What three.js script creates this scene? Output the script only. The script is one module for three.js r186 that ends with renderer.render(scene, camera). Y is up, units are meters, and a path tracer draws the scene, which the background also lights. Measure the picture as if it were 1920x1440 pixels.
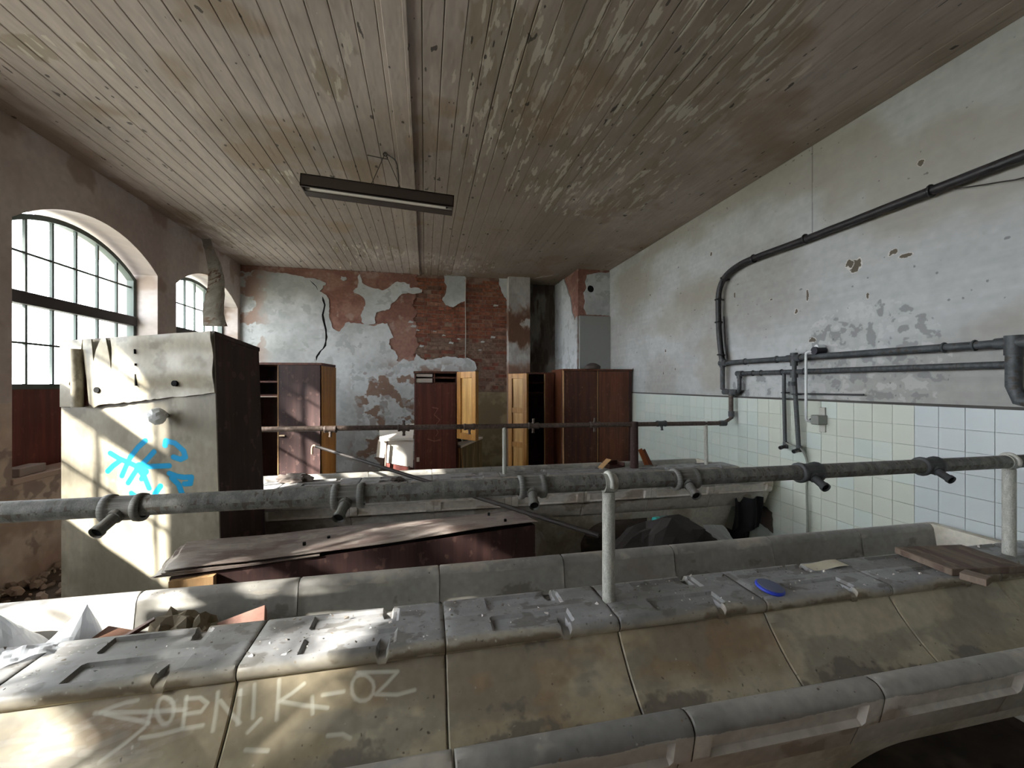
import * as THREE from 'three';
import { mergeGeometries, mergeVertices, toCreasedNormals } from 'three/addons/utils/BufferGeometryUtils.js';
import { TessellateModifier } from 'three/addons/modifiers/TessellateModifier.js';
import { RoundedBoxGeometry } from 'three/addons/geometries/RoundedBoxGeometry.js';

// ---------------------------------------------------------------- camera, sky, sun, exposure
// The plan below is drawn in units of 1.15 m with the floor at 0.22; place() brings every finished thing to metres with the floor at 0.
const S = 1.15, FLOOR = 0.22;
const scene = new THREE.Scene();
const renderer = new THREE.WebGLRenderer({ antialias: true });
renderer.toneMapping = THREE.LinearToneMapping;
renderer.toneMappingExposure = 1.5;
renderer.shadowMap.enabled = true;
const camera = new THREE.PerspectiveCamera(2 * Math.atan(720 / 780) * 180 / Math.PI, 1920 / 1440, 0.05, 200);
camera.position.set(0, (1.6 - FLOOR) * S, 0);
camera.rotation.set(0, -Math.atan(163 / 780), 0);
scene.add(camera);
scene.background = new THREE.Color(0.93, 0.98, 1.06);
scene.backgroundIntensity = 12.6;
const sun = new THREE.DirectionalLight(new THREE.Color(1, 0.96, 0.9), 36);
sun.position.set(-20, 13.2 + 1.5, 10.4); sun.target.position.set(0, 1.5, 0);
sun.castShadow = true; sun.shadow.radius = 2; sun.shadow.mapSize.set(4096, 4096);
Object.assign(sun.shadow.camera, { left: -16, right: 16, top: 16, bottom: -16, near: 1, far: 60 });
scene.add(sun, sun.target);

// ---------------------------------------------------------------- helpers
function rng(a) { return () => { a = (a + 0x6d2b79f5) | 0; let t = Math.imul(a ^ (a >>> 15), 1 | a); t = (t + Math.imul(t ^ (t >>> 7), 61 | t)) ^ t; return ((t ^ (t >>> 14)) >>> 0) / 4294967296; }; }
const rand = rng(7), rr = (a, b) => a + (b - a) * rand();
const LAT = new Float32Array(65536); { const r = rng(99); for (let i = 0; i < 65536; i++) LAT[i] = r(); }
function vn(x, y) {
  const ix = Math.floor(x), iy = Math.floor(y), fx = x - ix, fy = y - iy, sx = fx * fx * (3 - 2 * fx), sy = fy * fy * (3 - 2 * fy);
  const a = ix & 255, b = (ix + 1) & 255, c = (iy & 255) << 8, d = ((iy + 1) & 255) << 8;
  const p = LAT[a + c], q = LAT[b + c], r = LAT[a + d], s = LAT[b + d];
  return p + (q - p) * sx + (r - p + (p - q - r + s) * sx) * sy;
}
function fbm(x, y, o = 4) { let s = 0, a = 0.5, n = 0; for (let i = 0; i < o; i++) { s += a * vn(x, y); n += a; a *= 0.5; x = x * 2.03 + 17.3; y = y * 2.03 + 9.1; } return s / n; }
const clamp = (x, a = 0, b = 1) => Math.min(b, Math.max(a, x)), sm = (a, b, x) => { const t = clamp((x - a) / (b - a)); return t * t * (3 - 2 * t); };
const mixc = (a, b, t) => [a[0] + (b[0] - a[0]) * t, a[1] + (b[1] - a[1]) * t, a[2] + (b[2] - a[2]) * t];
const mulc = (a, k) => [a[0] * k, a[1] * k, a[2] * k];
// a canvas filled pixel by pixel: f(u, v) with v upwards gives an sRGB colour 0..255; draw(ctx) adds strokes
function canvasOf(w, h, f, draw) {
  const c = document.createElement('canvas'); c.width = w; c.height = h;
  const ctx = c.getContext('2d'), im = ctx.createImageData(w, h);
  for (let j = 0, o = 0; j < h; j++) for (let i = 0; i < w; i++, o += 4) { const q = f((i + 0.5) / w, 1 - (j + 0.5) / h); im.data[o] = q[0]; im.data[o + 1] = q[1]; im.data[o + 2] = q[2]; im.data[o + 3] = 255; }
  ctx.putImageData(im, 0, 0);
  if (draw) draw(ctx, w, h);
  return c;
}
function tex(w, h, f, draw, colour = true) {
  const t = new THREE.CanvasTexture(canvasOf(w, h, f, draw));
  t.wrapS = t.wrapT = THREE.MirroredRepeatWrapping; t.magFilter = THREE.LinearFilter; t.anisotropy = 8;
  if (colour) t.colorSpace = THREE.SRGBColorSpace;
  return t;
}
const grey = (f) => (u, v) => { const k = clamp(f(u, v)) * 255; return [k, k, k]; };
const std = (o) => new THREE.MeshStandardMaterial({ roughness: 0.85, side: THREE.DoubleSide, ...o });
const flat = (hex, roughness = 0.8, more = {}) => std({ color: hex, roughness, ...more });

function setUV(g, f) {
  const p = g.attributes.position, n = g.attributes.normal, uv = new Float32Array(p.count * 2);
  for (let i = 0; i < p.count; i++) { const q = f(p.getX(i), p.getY(i), p.getZ(i), n ? [n.getX(i), n.getY(i), n.getZ(i)] : null); uv[i * 2] = q[0]; uv[i * 2 + 1] = q[1]; }
  g.setAttribute('uv', new THREE.BufferAttribute(uv, 2));
  return g;
}
// uv in metres by the way each face points
const boxUV = (g, k = 1) => setUV(g, (x, y, z, n) => { const a = Math.abs(n[0]), b = Math.abs(n[1]), c = Math.abs(n[2]); return a > b && a > c ? [z * k, y * k] : b > c ? [x * k, z * k] : [x * k, y * k]; });
function box(x0, x1, y0, y1, z0, z1, bevel = 0) {
  const w = Math.abs(x1 - x0), h = Math.abs(y1 - y0), d = Math.abs(z1 - z0);
  const g = bevel ? new RoundedBoxGeometry(w, h, d, 1, Math.min(bevel, w / 2.1, h / 2.1, d / 2.1)) : new THREE.BoxGeometry(w, h, d);
  g.translate((x0 + x1) / 2, (y0 + y1) / 2, (z0 + z1) / 2);
  return boxUV(g);
}
const V = (a) => new THREE.Vector3(...a);
// eight corners: near-left, near-right, far-right, far-left at the bottom, then the same at the top
function hexa(c, uvk = 1) {
  const F = [[0, 1, 5, 4], [1, 2, 6, 5], [2, 3, 7, 6], [3, 0, 4, 7], [4, 5, 6, 7], [3, 2, 1, 0]], P = [], U = [], I = [];
  for (const f of F) {
    const q = f.map((i) => V(c[i])), b = P.length / 3, w = q[0].distanceTo(q[1]), h = q[0].distanceTo(q[3]);
    q.forEach((p) => P.push(p.x, p.y, p.z)); U.push(0, 0, w * uvk, 0, w * uvk, h * uvk, 0, h * uvk); I.push(b, b + 1, b + 2, b, b + 2, b + 3);
  }
  const g = new THREE.BufferGeometry();
  g.setAttribute('position', new THREE.Float32BufferAttribute(P, 3)); g.setAttribute('uv', new THREE.Float32BufferAttribute(U, 2)); g.setIndex(I); g.computeVertexNormals();
  return g;
}
function tube(pts, r, seg = 0, rad = 12, tension = 0.5, closed = false) {
  const c = new THREE.CatmullRomCurve3(pts.map(V), closed, 'catmullrom', tension);
  return new THREE.TubeGeometry(c, seg || Math.max(2, pts.length * 8), r, rad, closed);
}
// straight runs with rounded elbows
function pipePath(pts, r, bend = 0.05, rad = 14) {
  const path = new THREE.CurvePath(), q = pts.map(V); let last = q[0];
  for (let i = 1; i < q.length - 1; i++) {
    const a = q[i].clone().add(q[i - 1].clone().sub(q[i]).setLength(Math.min(bend, q[i].distanceTo(q[i - 1]) / 2.2))), b = q[i].clone().add(q[i + 1].clone().sub(q[i]).setLength(Math.min(bend, q[i].distanceTo(q[i + 1]) / 2.2)));
    path.add(new THREE.LineCurve3(last, a)); path.add(new THREE.QuadraticBezierCurve3(a, q[i], b)); last = b;
  }
  path.add(new THREE.LineCurve3(last, q[q.length - 1]));
  return new THREE.TubeGeometry(path, Math.max(4, pts.length * 14), r, rad, false);
}
function cyl(a, b, r0, r1 = r0, rad = 16, open = false) {
  const A = V(a), B = V(b), g = new THREE.CylinderGeometry(r1, r0, A.distanceTo(B), rad, 1, open);
  g.applyQuaternion(new THREE.Quaternion().setFromUnitVectors(new THREE.Vector3(0, 1, 0), B.clone().sub(A).normalize()));
  g.translate((A.x + B.x) / 2, (A.y + B.y) / 2, (A.z + B.z) / 2);
  return g;
}
const merge = (list) => mergeGeometries(list.map((g) => { const q = g.index ? g.toNonIndexed() : g; for (const k of Object.keys(q.attributes)) if (!['position', 'normal', 'uv'].includes(k)) q.deleteAttribute(k); return q; }));
const shapeOf = (pts) => new THREE.Shape(pts.map(([x, y]) => new THREE.Vector2(x, y)));
const extr = (shape, depth, bevel = 0) => new THREE.ExtrudeGeometry(shape, { depth, bevelEnabled: bevel > 0, bevelThickness: bevel, bevelSize: bevel, bevelSegments: 1, curveSegments: 16 });
function ragged(pts, amp, step, seed, close = true) {   // extra jittered points along an outline
  const r = rng(seed), out = [], n = pts.length;
  for (let i = 0; i < n - (close ? 0 : 1); i++) {
    const [x0, y0] = pts[i], [x1, y1] = pts[(i + 1) % n], k = Math.max(1, Math.round(Math.hypot(x1 - x0, y1 - y0) / step));
    for (let j = 0; j < k; j++) { const t = j / k, e = j ? amp : amp * 0.3; out.push([x0 + (x1 - x0) * t + (r() - 0.5) * 2 * e, y0 + (y1 - y0) * t + (r() - 0.5) * 2 * e]); }
  }
  if (!close) out.push(pts[n - 1]);
  return out;
}
const taken = new Map();
function numbered(name) { const n = taken.get(name) ?? 0; taken.set(name, n + 1); return n ? name + '_' + String(n).padStart(3, '0') : name; }
function place(o) { o.position.set(o.position.x * S, (o.position.y - FLOOR) * S, o.position.z * S); o.scale.multiplyScalar(S); scene.add(o); return o; }
function meshOf(name, geometry, material, parent) {
  const m = new THREE.Mesh(Array.isArray(geometry) ? merge(geometry) : geometry, material);
  m.name = name; m.castShadow = m.receiveShadow = true;
  if (parent) parent.add(m);
  return m;
}
function struct(name, geometry, material) { const m = meshOf(name, geometry, material); m.userData.kind = 'structure'; return place(m); }
function thing(name, label, category, pos = [0, 0, 0], turn = [0, 0, 0], group) {
  const o = new THREE.Group(); o.name = numbered(name); o.position.set(...pos); o.rotation.set(...turn);
  o.userData = { label, category }; if (group) o.userData.group = group;
  return place(o);
}
function solo(name, label, category, geometry, material, group, pos = [0, 0, 0], turn = [0, 0, 0]) {
  const m = meshOf(numbered(name), geometry, material); m.userData = { label, category }; if (group) m.userData.group = group;
  m.position.set(...pos); m.rotation.set(...turn);
  return place(m);
}

// ---------------------------------------------------------------- plan
const XL = -2.71, XR = 2.85, YC = 3.39, ZB = -6.93, ZF = 2.6, WINX = -2.93;
const WIN_Z = [-6.07, -4.19, -2.31, -0.43, 1.45];

// ---------------------------------------------------------------- textures
const stainSpots = [[-0.49, -2.5, 0.16, 0.35], [-1.2, -3.9, 0.25, 0.25], [-0.75, -5.9, 0.55, 0.5], [0.45, -6.3, 0.7, 0.5], [0.9, -2.4, 0.7, 1.0], [1.4, -2.2, 0.8, 0.9], [1.1, -3.4, 0.5, 0.6], [1.6, -3.6, 0.7, 0.7], [-2.4, -5.6, 0.3, 0.8], [-1.9, -2.7, 0.35, 0.12], [0.4, -2.1, 0.25, 1.6]];
const nearSpot = (x, z) => { let m = 0; for (const [a, b, c, d] of stainSpots) { const q = ((x - a) / c) ** 2 + ((z - b) / d) ** 2; if (q < 1) m = Math.max(m, 1 - q); } return m; };
const ceilTex = tex(2048, 2048, (u, v) => {
  const x = XL + u * 5.56, z = -7 + v * 7, board = Math.floor(x / 0.108), bt = LAT[(board * 37) & 65535];
  const blot = fbm(x * 0.9 + 3, z * 0.8, 4), streak = fbm(x * 22, z * 1.1 + bt * 9, 3), fine = fbm(x * 60, z * 14, 2);
  let c = mixc([182, 169, 160], [160, 146, 135], clamp(sm(0.42, 0.62, blot + 0.03 * x)));
  c = mulc(c, 0.95 + 0.06 * bt + 0.10 * (streak - 0.5) + 0.1 * (fine - 0.5));
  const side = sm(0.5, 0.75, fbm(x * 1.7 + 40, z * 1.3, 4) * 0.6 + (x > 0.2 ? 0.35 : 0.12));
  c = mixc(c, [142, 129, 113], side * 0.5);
  const spot = nearSpot(x, z), peel = fbm(x * 13 + 5, z * 3.4, 4);
  const under = sm(0.54, 0.60, peel + spot * 0.12 - 0.09), white = sm(0.60, 0.63, fbm(x * 36 + 80, z * 6.5, 4) + spot * 0.14 - 0.12);
  if (spot > 0) { c = mixc(c, [132, 118, 96], under * 0.45 * sm(0, 0.25, spot)); c = mixc(c, [206, 198, 184], white * 0.75); }
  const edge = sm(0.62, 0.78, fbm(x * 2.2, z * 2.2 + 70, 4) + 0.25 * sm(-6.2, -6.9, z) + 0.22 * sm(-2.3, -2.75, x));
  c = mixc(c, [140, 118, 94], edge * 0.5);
  const dot = fbm(x * 34 + 9, z * 12, 2); if (dot > 0.87) c = mulc(c, 0.5);
  return c;
});
const ceilBump = tex(1024, 1024, grey((u, v) => { const x = u * 5.56, z = v * 7; return 0.5 + 0.5 * (fbm(x * 26, z * 7, 3) - 0.5) + 0.35 * (sm(0.5, 0.6, fbm(x * 13 + 5, z * 3.4, 4)) - 0.5); }), null, false);

// right wall: z from -7 to 0, y from 0 to 3.5
const chips = [[-3.73, 2.93, 0.02, 0.03], [-3.4, 2.44, 0.012, 0.03], [-2.64, 2.28, 0.012, 0.05], [-2.28, 2.4, 0.045, 0.05], [-2.32, 2.42, 0.03, 0.035], [-2.74, 2.17, 0.02, 0.022], [-2.98, 2.31, 0.018, 0.01], [-2.05, 2.42, 0.03, 0.02], [-1.98, 2.38, 0.035, 0.015], [-4.55, 2.0, 0.015, 0.03], [-4.6, 1.73, 0.01, 0.025], [-5.35, 1.8, 0.012, 0.03], [-4.35, 1.77, 0.012, 0.016], [-2.2, 2.18, 0.01, 0.02], [-1.9, 2.9, 0.02, 0.02], [-4.9, 2.75, 0.014, 0.02], [-2.6, 1.93, 0.03, 0.02]];
const wallRTex = tex(2048, 1024, (u, v) => {
  const z = -7 + u * 7, y = v * 3.5, n = fbm(z * 1.3 + 4, y * 1.3, 5), f = fbm(z * 26, y * 26, 3), brush = fbm(z * 3, y * 40, 2);
  let c = mixc([186, 188, 186], [166, 165, 159], sm(0.38, 0.68, n));
  c = mulc(c, 0.95 + 0.09 * (f - 0.5) + 0.05 * (brush - 0.5));
  c = mixc(c, [146, 138, 122], 0.5 * sm(0.56, 0.74, fbm(z * 1.1 + 30, y * 1.7 + 3, 5) + 0.1 * sm(2.1, 2.6, y)));
  const patch = Math.max(1 - ((z + 2.25) / 0.5) ** 2 - ((y - 1.74) / 0.42) ** 2, 0, 0.8 - ((z + 3.05) / 0.45) ** 2 - ((y - 1.58) / 0.14) ** 2);
  if (patch > 0) { const q = fbm(z * 17 + 2, y * 17, 5); c = mixc(c, [126, 127, 125], 0.7 * sm(0.62, 0.67, q + patch * 0.06)); c = mixc(c, [198, 198, 195], 0.5 * sm(0.63, 0.67, 1 - q + patch * 0.05)); }
  if (Math.abs(z + 2.6 + 0.006 * (n - 0.5)) < 0.004 && y > 2.68) c = mulc(c, 0.78);
  for (const [a, b, e, d] of chips) { const q = ((z - a) / e) ** 2 + ((y - b) / d) ** 2 + (fbm(z * 40, y * 40, 2) - 0.5) * 1.6; if (q < 1) c = q > 0.62 ? [206, 203, 196] : [92, 84, 70]; }
  if (fbm(z * 30 + 50, y * 30, 2) > 0.9) c = mulc(c, 0.72);
  return c;
});
const plasterBump = tex(1024, 1024, grey((u, v) => 0.5 + 0.7 * (fbm(u * 18, v * 18, 5) - 0.5)), null, false);
const wallLTex = tex(1024, 1024, (u, v) => {
  const z = -7 + u * 7, y = v * 3.5, n = fbm(z * 1.6 + 60, y * 1.6, 5), f = fbm(z * 28, y * 28, 3);
  let c = mixc([208, 198, 192], [188, 174, 167], sm(0.36, 0.66, n));
  if (y < 1.475 + 0.01 * (f - 0.5)) { c = mixc([214, 198, 182], [186, 160, 144], sm(0.4, 0.66, n)); const p = fbm(z * 7, y * 7 + 30, 4); c = mixc(c, [150, 132, 122], 0.7 * sm(0.58, 0.64, p)); }
  c = mulc(c, 0.95 + 0.1 * (f - 0.5));
  c = mixc(c, [146, 122, 102], 0.5 * sm(0.62, 0.74, fbm(z * 3 + 12, y * 3, 4) + 0.22 * sm(3.0, 3.4, y)));
  return c;
});
const plasterTex = tex(1024, 1024, (u, v) => {   // 5.56 m by 3.5 m of the back wall
  const x = XL + u * 5.56, y = v * 3.5, n = fbm(x * 1.5 + 8, y * 1.5, 5), f = fbm(x * 24, y * 24, 3);
  let c = mixc([203, 206, 205], [178, 180, 178], sm(0.4, 0.66, n));
  c = mulc(c, 0.95 + 0.1 * (f - 0.5));
  const low = sm(2.05, 1.75, y) * sm(-1.3, -0.9, x) * sm(1.0, 0.2, x), p = fbm(x * 5 + 3, y * 5, 5);
  c = mixc(c, [150, 142, 138], 0.85 * low * sm(0.47, 0.51, p)); c = mixc(c, [122, 92, 74], 0.8 * low * sm(0.56, 0.6, fbm(x * 6 + 30, y * 6, 5)));
  const c2 = sm(-2.2, -2.6, x) * sm(0.52, 0.58, p); c = mixc(c, [150, 118, 102], 0.8 * c2);
  const sc = fbm(x * 9 + 66, y * 9, 4); c = mixc(c, [158, 160, 158], 0.6 * sm(0.62, 0.65, sc));
  return c;
});
const redTex = tex(512, 512, (u, v) => {
  const n = fbm(u * 7, v * 7, 5), f = fbm(u * 60, v * 60, 3);
  let c = mixc([158, 119, 105], [138, 97, 84], sm(0.35, 0.65, n)); c = mixc(c, [172, 148, 136], 0.7 * sm(0.58, 0.68, fbm(u * 12 + 9, v * 12, 4)));
  return mulc(c, 0.92 + 0.2 * (f - 0.5));
});
const brickTex = tex(256, 256, (u, v) => { const n = fbm(u * 9, v * 9, 4), k = 235 * (0.72 + 0.5 * (n - 0.3)); const w = sm(0.66, 0.72, fbm(u * 14 + 4, v * 14, 3)); return mixc([k, k * 0.97, k * 0.95], [250, 240, 228], w * 0.5); });
const mortarTex = tex(512, 512, (u, v) => { const n = fbm(u * 14, v * 14, 4); return mixc([138, 116, 102], [112, 86, 74], sm(0.35, 0.65, n)); });
const floorTex = tex(1024, 1024, (u, v) => {
  const n = fbm(u * 9, v * 9, 5), f = fbm(u * 90, v * 90, 3); let c = mixc([104, 90, 78], [72, 59, 48], sm(0.36, 0.64, n));
  c = mixc(c, [60, 46, 36], 0.8 * sm(0.6, 0.68, fbm(u * 22 + 5, v * 22, 4))); return mulc(c, 0.88 + 0.3 * (f - 0.5));
});
function woodTex(a, b, seed, w = 512, h = 512, scr = 0.5, draw) {   // grain runs along v
  return tex(w, h, (u, v) => {
    const g = fbm(u * 26 + seed, v * 1.6 + seed, 4), f = fbm(u * 120, v * 6 + seed, 2), d = fbm(u * 5 + seed, v * 5, 4);
    let c = mixc(a, b, sm(0.3, 0.7, g)); c = mulc(c, 0.9 + 0.18 * (f - 0.5) + 0.16 * (d - 0.5));
    return mixc(c, mulc(mixc(a, [190, 170, 150], 0.35), 1.1), scr * sm(0.7, 0.76, fbm(u * 30 + seed * 2, v * 22, 3)));
  }, draw);
}
const darkWood = woodTex([96, 54, 38], [74, 38, 27], 3, 512, 512, 0.35), redWood = woodTex([118, 66, 40], [92, 48, 30], 11, 512, 512, 0.25), purpleWood = woodTex([70, 46, 42], [54, 33, 31], 23, 512, 512, 0.35);
const yellowWood = woodTex([204, 148, 66], [176, 120, 46], 31, 512, 512, 0.2), paleWood = woodTex([188, 150, 104], [164, 126, 84], 41, 512, 512, 0.3);
const greyTop = tex(1024, 256, (u, v) => { const n = fbm(u * 12, v * 5, 5), f = fbm(u * 80, v * 30, 3); let c = mixc([150, 138, 130], [120, 104, 98], sm(0.4, 0.66, n)); c = mixc(c, [186, 176, 166], 0.5 * sm(0.58, 0.66, fbm(u * 20 + 3, v * 8, 4))); return mulc(c, 0.93 + 0.18 * (f - 0.5)); });
const pipeTex = (a, b, rust, seed) => tex(256, 256, (u, v) => { const n = fbm(u * 8 + seed, v * 5, 4); let c = mixc(a, b, sm(0.35, 0.65, n)); c = mixc(c, rust, 0.8 * sm(0.6, 0.66, fbm(u * 14 + seed, v * 7 + seed, 4))); return mulc(c, 0.9 + 0.2 * (vn(u * 120, v * 60) - 0.5)); });
const greyPipe = std({ map: pipeTex([136, 136, 130], [112, 113, 108], [88, 78, 66], 2), roughness: 0.6 }); greyPipe.map.repeat.set(28, 1);
const darkPipe = std({ map: pipeTex([84, 88, 90], [66, 70, 72], [72, 62, 54], 7), roughness: 0.55 }); darkPipe.map.repeat.set(20, 1);
const brownPipe = std({ map: pipeTex([104, 88, 78], [84, 70, 62], [70, 50, 40], 17), roughness: 0.55 }); brownPipe.map.repeat.set(24, 1);
const blackPipe = std({ map: pipeTex([44, 42, 44], [30, 29, 31], [58, 50, 46], 13), roughness: 0.5 }); blackPipe.map.repeat.set(24, 1);
const whitePost = std({ map: pipeTex([208, 208, 197], [194, 194, 183], [186, 184, 172], 21), roughness: 0.5 }); whitePost.map.repeat.set(1, 2);
const ironMat = flat(0x3a3532, 0.6, { metalness: 0.3 }), holeShade = flat(0x0b0a0a, 1);  // flat black painted in for the shade inside holes and cracks

// ---------------------------------------------------------------- floor, ceiling, walls
struct('floor', setUV(box(XL - 0.45, XR + 0.3, FLOOR - 0.25, FLOOR, ZB - 0.6, ZF + 0.3), (x, y, z) => [x / 4, z / 4]), std({ map: floorTex, roughness: 0.95, bumpMap: floorTex, bumpScale: 0.006 }));
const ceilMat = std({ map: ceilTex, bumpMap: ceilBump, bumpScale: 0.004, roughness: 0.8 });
const ceilUV = (x, y, z) => [(x - XL) / 5.56, (z + 7) / 7];
const ceiling = struct('ceiling', setUV(box(XL - 0.45, XR + 0.3, YC + 0.026, YC + 0.25, ZB - 0.6, ZF + 0.3), ceilUV), flat(0x5c4d40, 0.95));
{
  const r = rng(5), W = 0.108; let x = XL - 0.005;
  while (x < XR) {
    const w = Math.min(W, XR + 0.004 - x), gap = 0.0007 + 0.0022 * r() ** 3, dy = -0.0012 * r(), c = 0.0035, sh = shapeOf([[x + gap, YC + 0.024], [x + gap, YC + c + dy], [x + gap + c, YC + dy], [x + w - gap - c, YC + dy], [x + w - gap, YC + c + dy], [x + w - gap, YC + 0.024]]);
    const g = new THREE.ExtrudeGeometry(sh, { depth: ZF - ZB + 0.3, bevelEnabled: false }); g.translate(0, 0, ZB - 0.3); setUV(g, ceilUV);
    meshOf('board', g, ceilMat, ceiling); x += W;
  }
  // flat batten over the middle joint, with a narrow fillet beside it
  meshOf('batten', setUV(box(-0.205, -0.105, YC - 0.012, YC + 0.002, ZB - 0.02, ZF, 0.004), ceilUV), ceilMat, ceiling);
  meshOf('batten', setUV(box(-0.107, -0.085, YC - 0.022, YC + 0.002, ZB - 0.02, ZF, 0.004), ceilUV), ceilMat, ceiling);
}
const wallRMat = std({ map: wallRTex, bumpMap: plasterBump, bumpScale: 0.004, roughness: 0.75 });
const wallRight = struct('wall_right', setUV(box(XR, XR + 0.3, FLOOR - 0.2, YC + 0.2, ZB - 0.6, ZF + 0.3), (x, y, z) => [(z + 7) / 7, y / 3.5]), wallRMat);
struct('wall_front', setUV(box(XL - 0.42, XR + 0.3, FLOOR - 0.2, YC + 0.2, ZF, ZF + 0.3), (x, y, z) => [x / 3, y / 3.5]), std({ map: wallLTex, color: 0x9a8676, roughness: 0.85 }));
{ // tiled dado on the right wall: 300 nearest tiles in view one by one, the others joined
  const T = 0.1185, top = 1.475, front = XR - 0.016, r = rng(12);
  meshOf('tile_bed', box(XR - 0.010, XR + 0.01, FLOOR, top, ZB, -2.02), flat(0xc6cabc, 0.95), wallRight); meshOf('tile_bed', box(XR - 0.010, XR + 0.01, FLOOR, top, -2.02, ZF), flat(0xa4a7a2, 0.95), wallRight);
  meshOf('dado_line', box(XR - 0.021, XR, top - 0.002, top + 0.012, -6.1, ZF), flat(0x4c4a46, 0.8), wallRight);
  const glaze = [0xcbd4cb, 0xc8d2ca, 0xced5cc, 0xced3c6, 0xcbd0c2, 0xcad0d0, 0xc8cfcf].map((h) => flat(h, 0.22, { bumpMap: plasterBump, bumpScale: 0.0012 }));
  const list = [];
  for (let j = 0; j < 11; j++) for (let i = 0; i < 66; i++) {
    const y1 = top - 0.002 - j * T, z1 = ZF - 0.02 - i * T * 1.0; if (z1 - T < -6.9 || y1 - T < FLOOR) continue;
    list.push([y1 - T, z1 - T]);
  }
  const seen = list.filter(([y, z]) => z < -1.35 && z > -5.2 && y > 0.4).sort((a, b) => b[1] - a[1]).slice(0, 290), set = new Set(seen);
  const one = (y, z) => { const g = box(front, XR - 0.009, y + 0.0009, y + T - 0.0009, z + 0.0009, z + T - 0.0009, 0.0015); const a = (r() - 0.5) * 0.012, b = (r() - 0.5) * 0.012; g.translate(-XR, -y - T / 2, -z - T / 2); g.rotateY(a); g.rotateZ(b * 0.5); g.translate(XR, y + T / 2, z + T / 2); return setUV(g, (x, yy, zz) => [zz, yy]); };
  const tone = (y, z) => (z > -2.02 ? 5 + (r() < 0.5 ? 1 : 0) : z > -3.2 && r() < 0.75 ? 3 + (r() < 0.4 ? 1 : 0) : Math.floor(r() * 3));
  for (const [y, z] of seen) meshOf('tile', one(y, z), glaze[tone(y, z)], wallRight);
  const rest = meshOf('distant_tiles', list.filter((q) => !set.has(q)).map(([y, z]) => one(y, z)), glaze[0], wallRight); rest.userData.kind = 'stuff';
}
// left wall with five arched openings (shape drawn in a = -z)
const SILL = 0.95, SPRING = 2.72, APEX = 2.99, HALF = 0.775;
const archY = (a, half = HALF, spring = SPRING, apex = APEX) => { const rise = apex - spring, R = (half * half + rise * rise) / (2 * rise); return apex - R + Math.sqrt(Math.max(0, R * R - a * a)); };
function archPts(half, y0, spring, apex, n = 20) { const p = [[-half, y0], [half, y0]]; for (let i = 0; i <= n; i++) { const a = half - 2 * half * i / n; p.push([a, archY(a, half, spring, apex)]); } return p; }
{
  const sh = shapeOf([[-ZF - 0.3, FLOOR - 0.2], [-ZB + 0.6, FLOOR - 0.2], [-ZB + 0.6, YC + 0.2], [-ZF - 0.3, YC + 0.2]]);
  for (const z of WIN_Z) sh.holes.push(new THREE.Path(archPts(HALF, SILL, SPRING, APEX).map(([a, y]) => new THREE.Vector2(a - z, y))));
  const g = extr(sh, 0.42); g.rotateY(Math.PI / 2); g.translate(XL - 0.42, 0, 0); setUV(g, (x, y, z) => [(z + 7) / 7 + (x - XL) * 0.1, y / 3.5]);
  struct('wall_left', g, std({ map: wallLTex, bumpMap: plasterBump, bumpScale: 0.005, roughness: 0.88 }));
}
const frameMat = flat(0x4c5650, 0.6), transomMat = flat(0x3c3634, 0.65), apronMat = std({ map: woodTex([128, 58, 44], [100, 40, 30], 51, 256, 256, 0.2), roughness: 0.6 });
const paneMat = new THREE.MeshPhysicalMaterial({ color: 0xfbfcfb, transmission: 1, roughness: 0, thickness: 0, side: THREE.DoubleSide }); paneMat.name = 'window glass';
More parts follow.
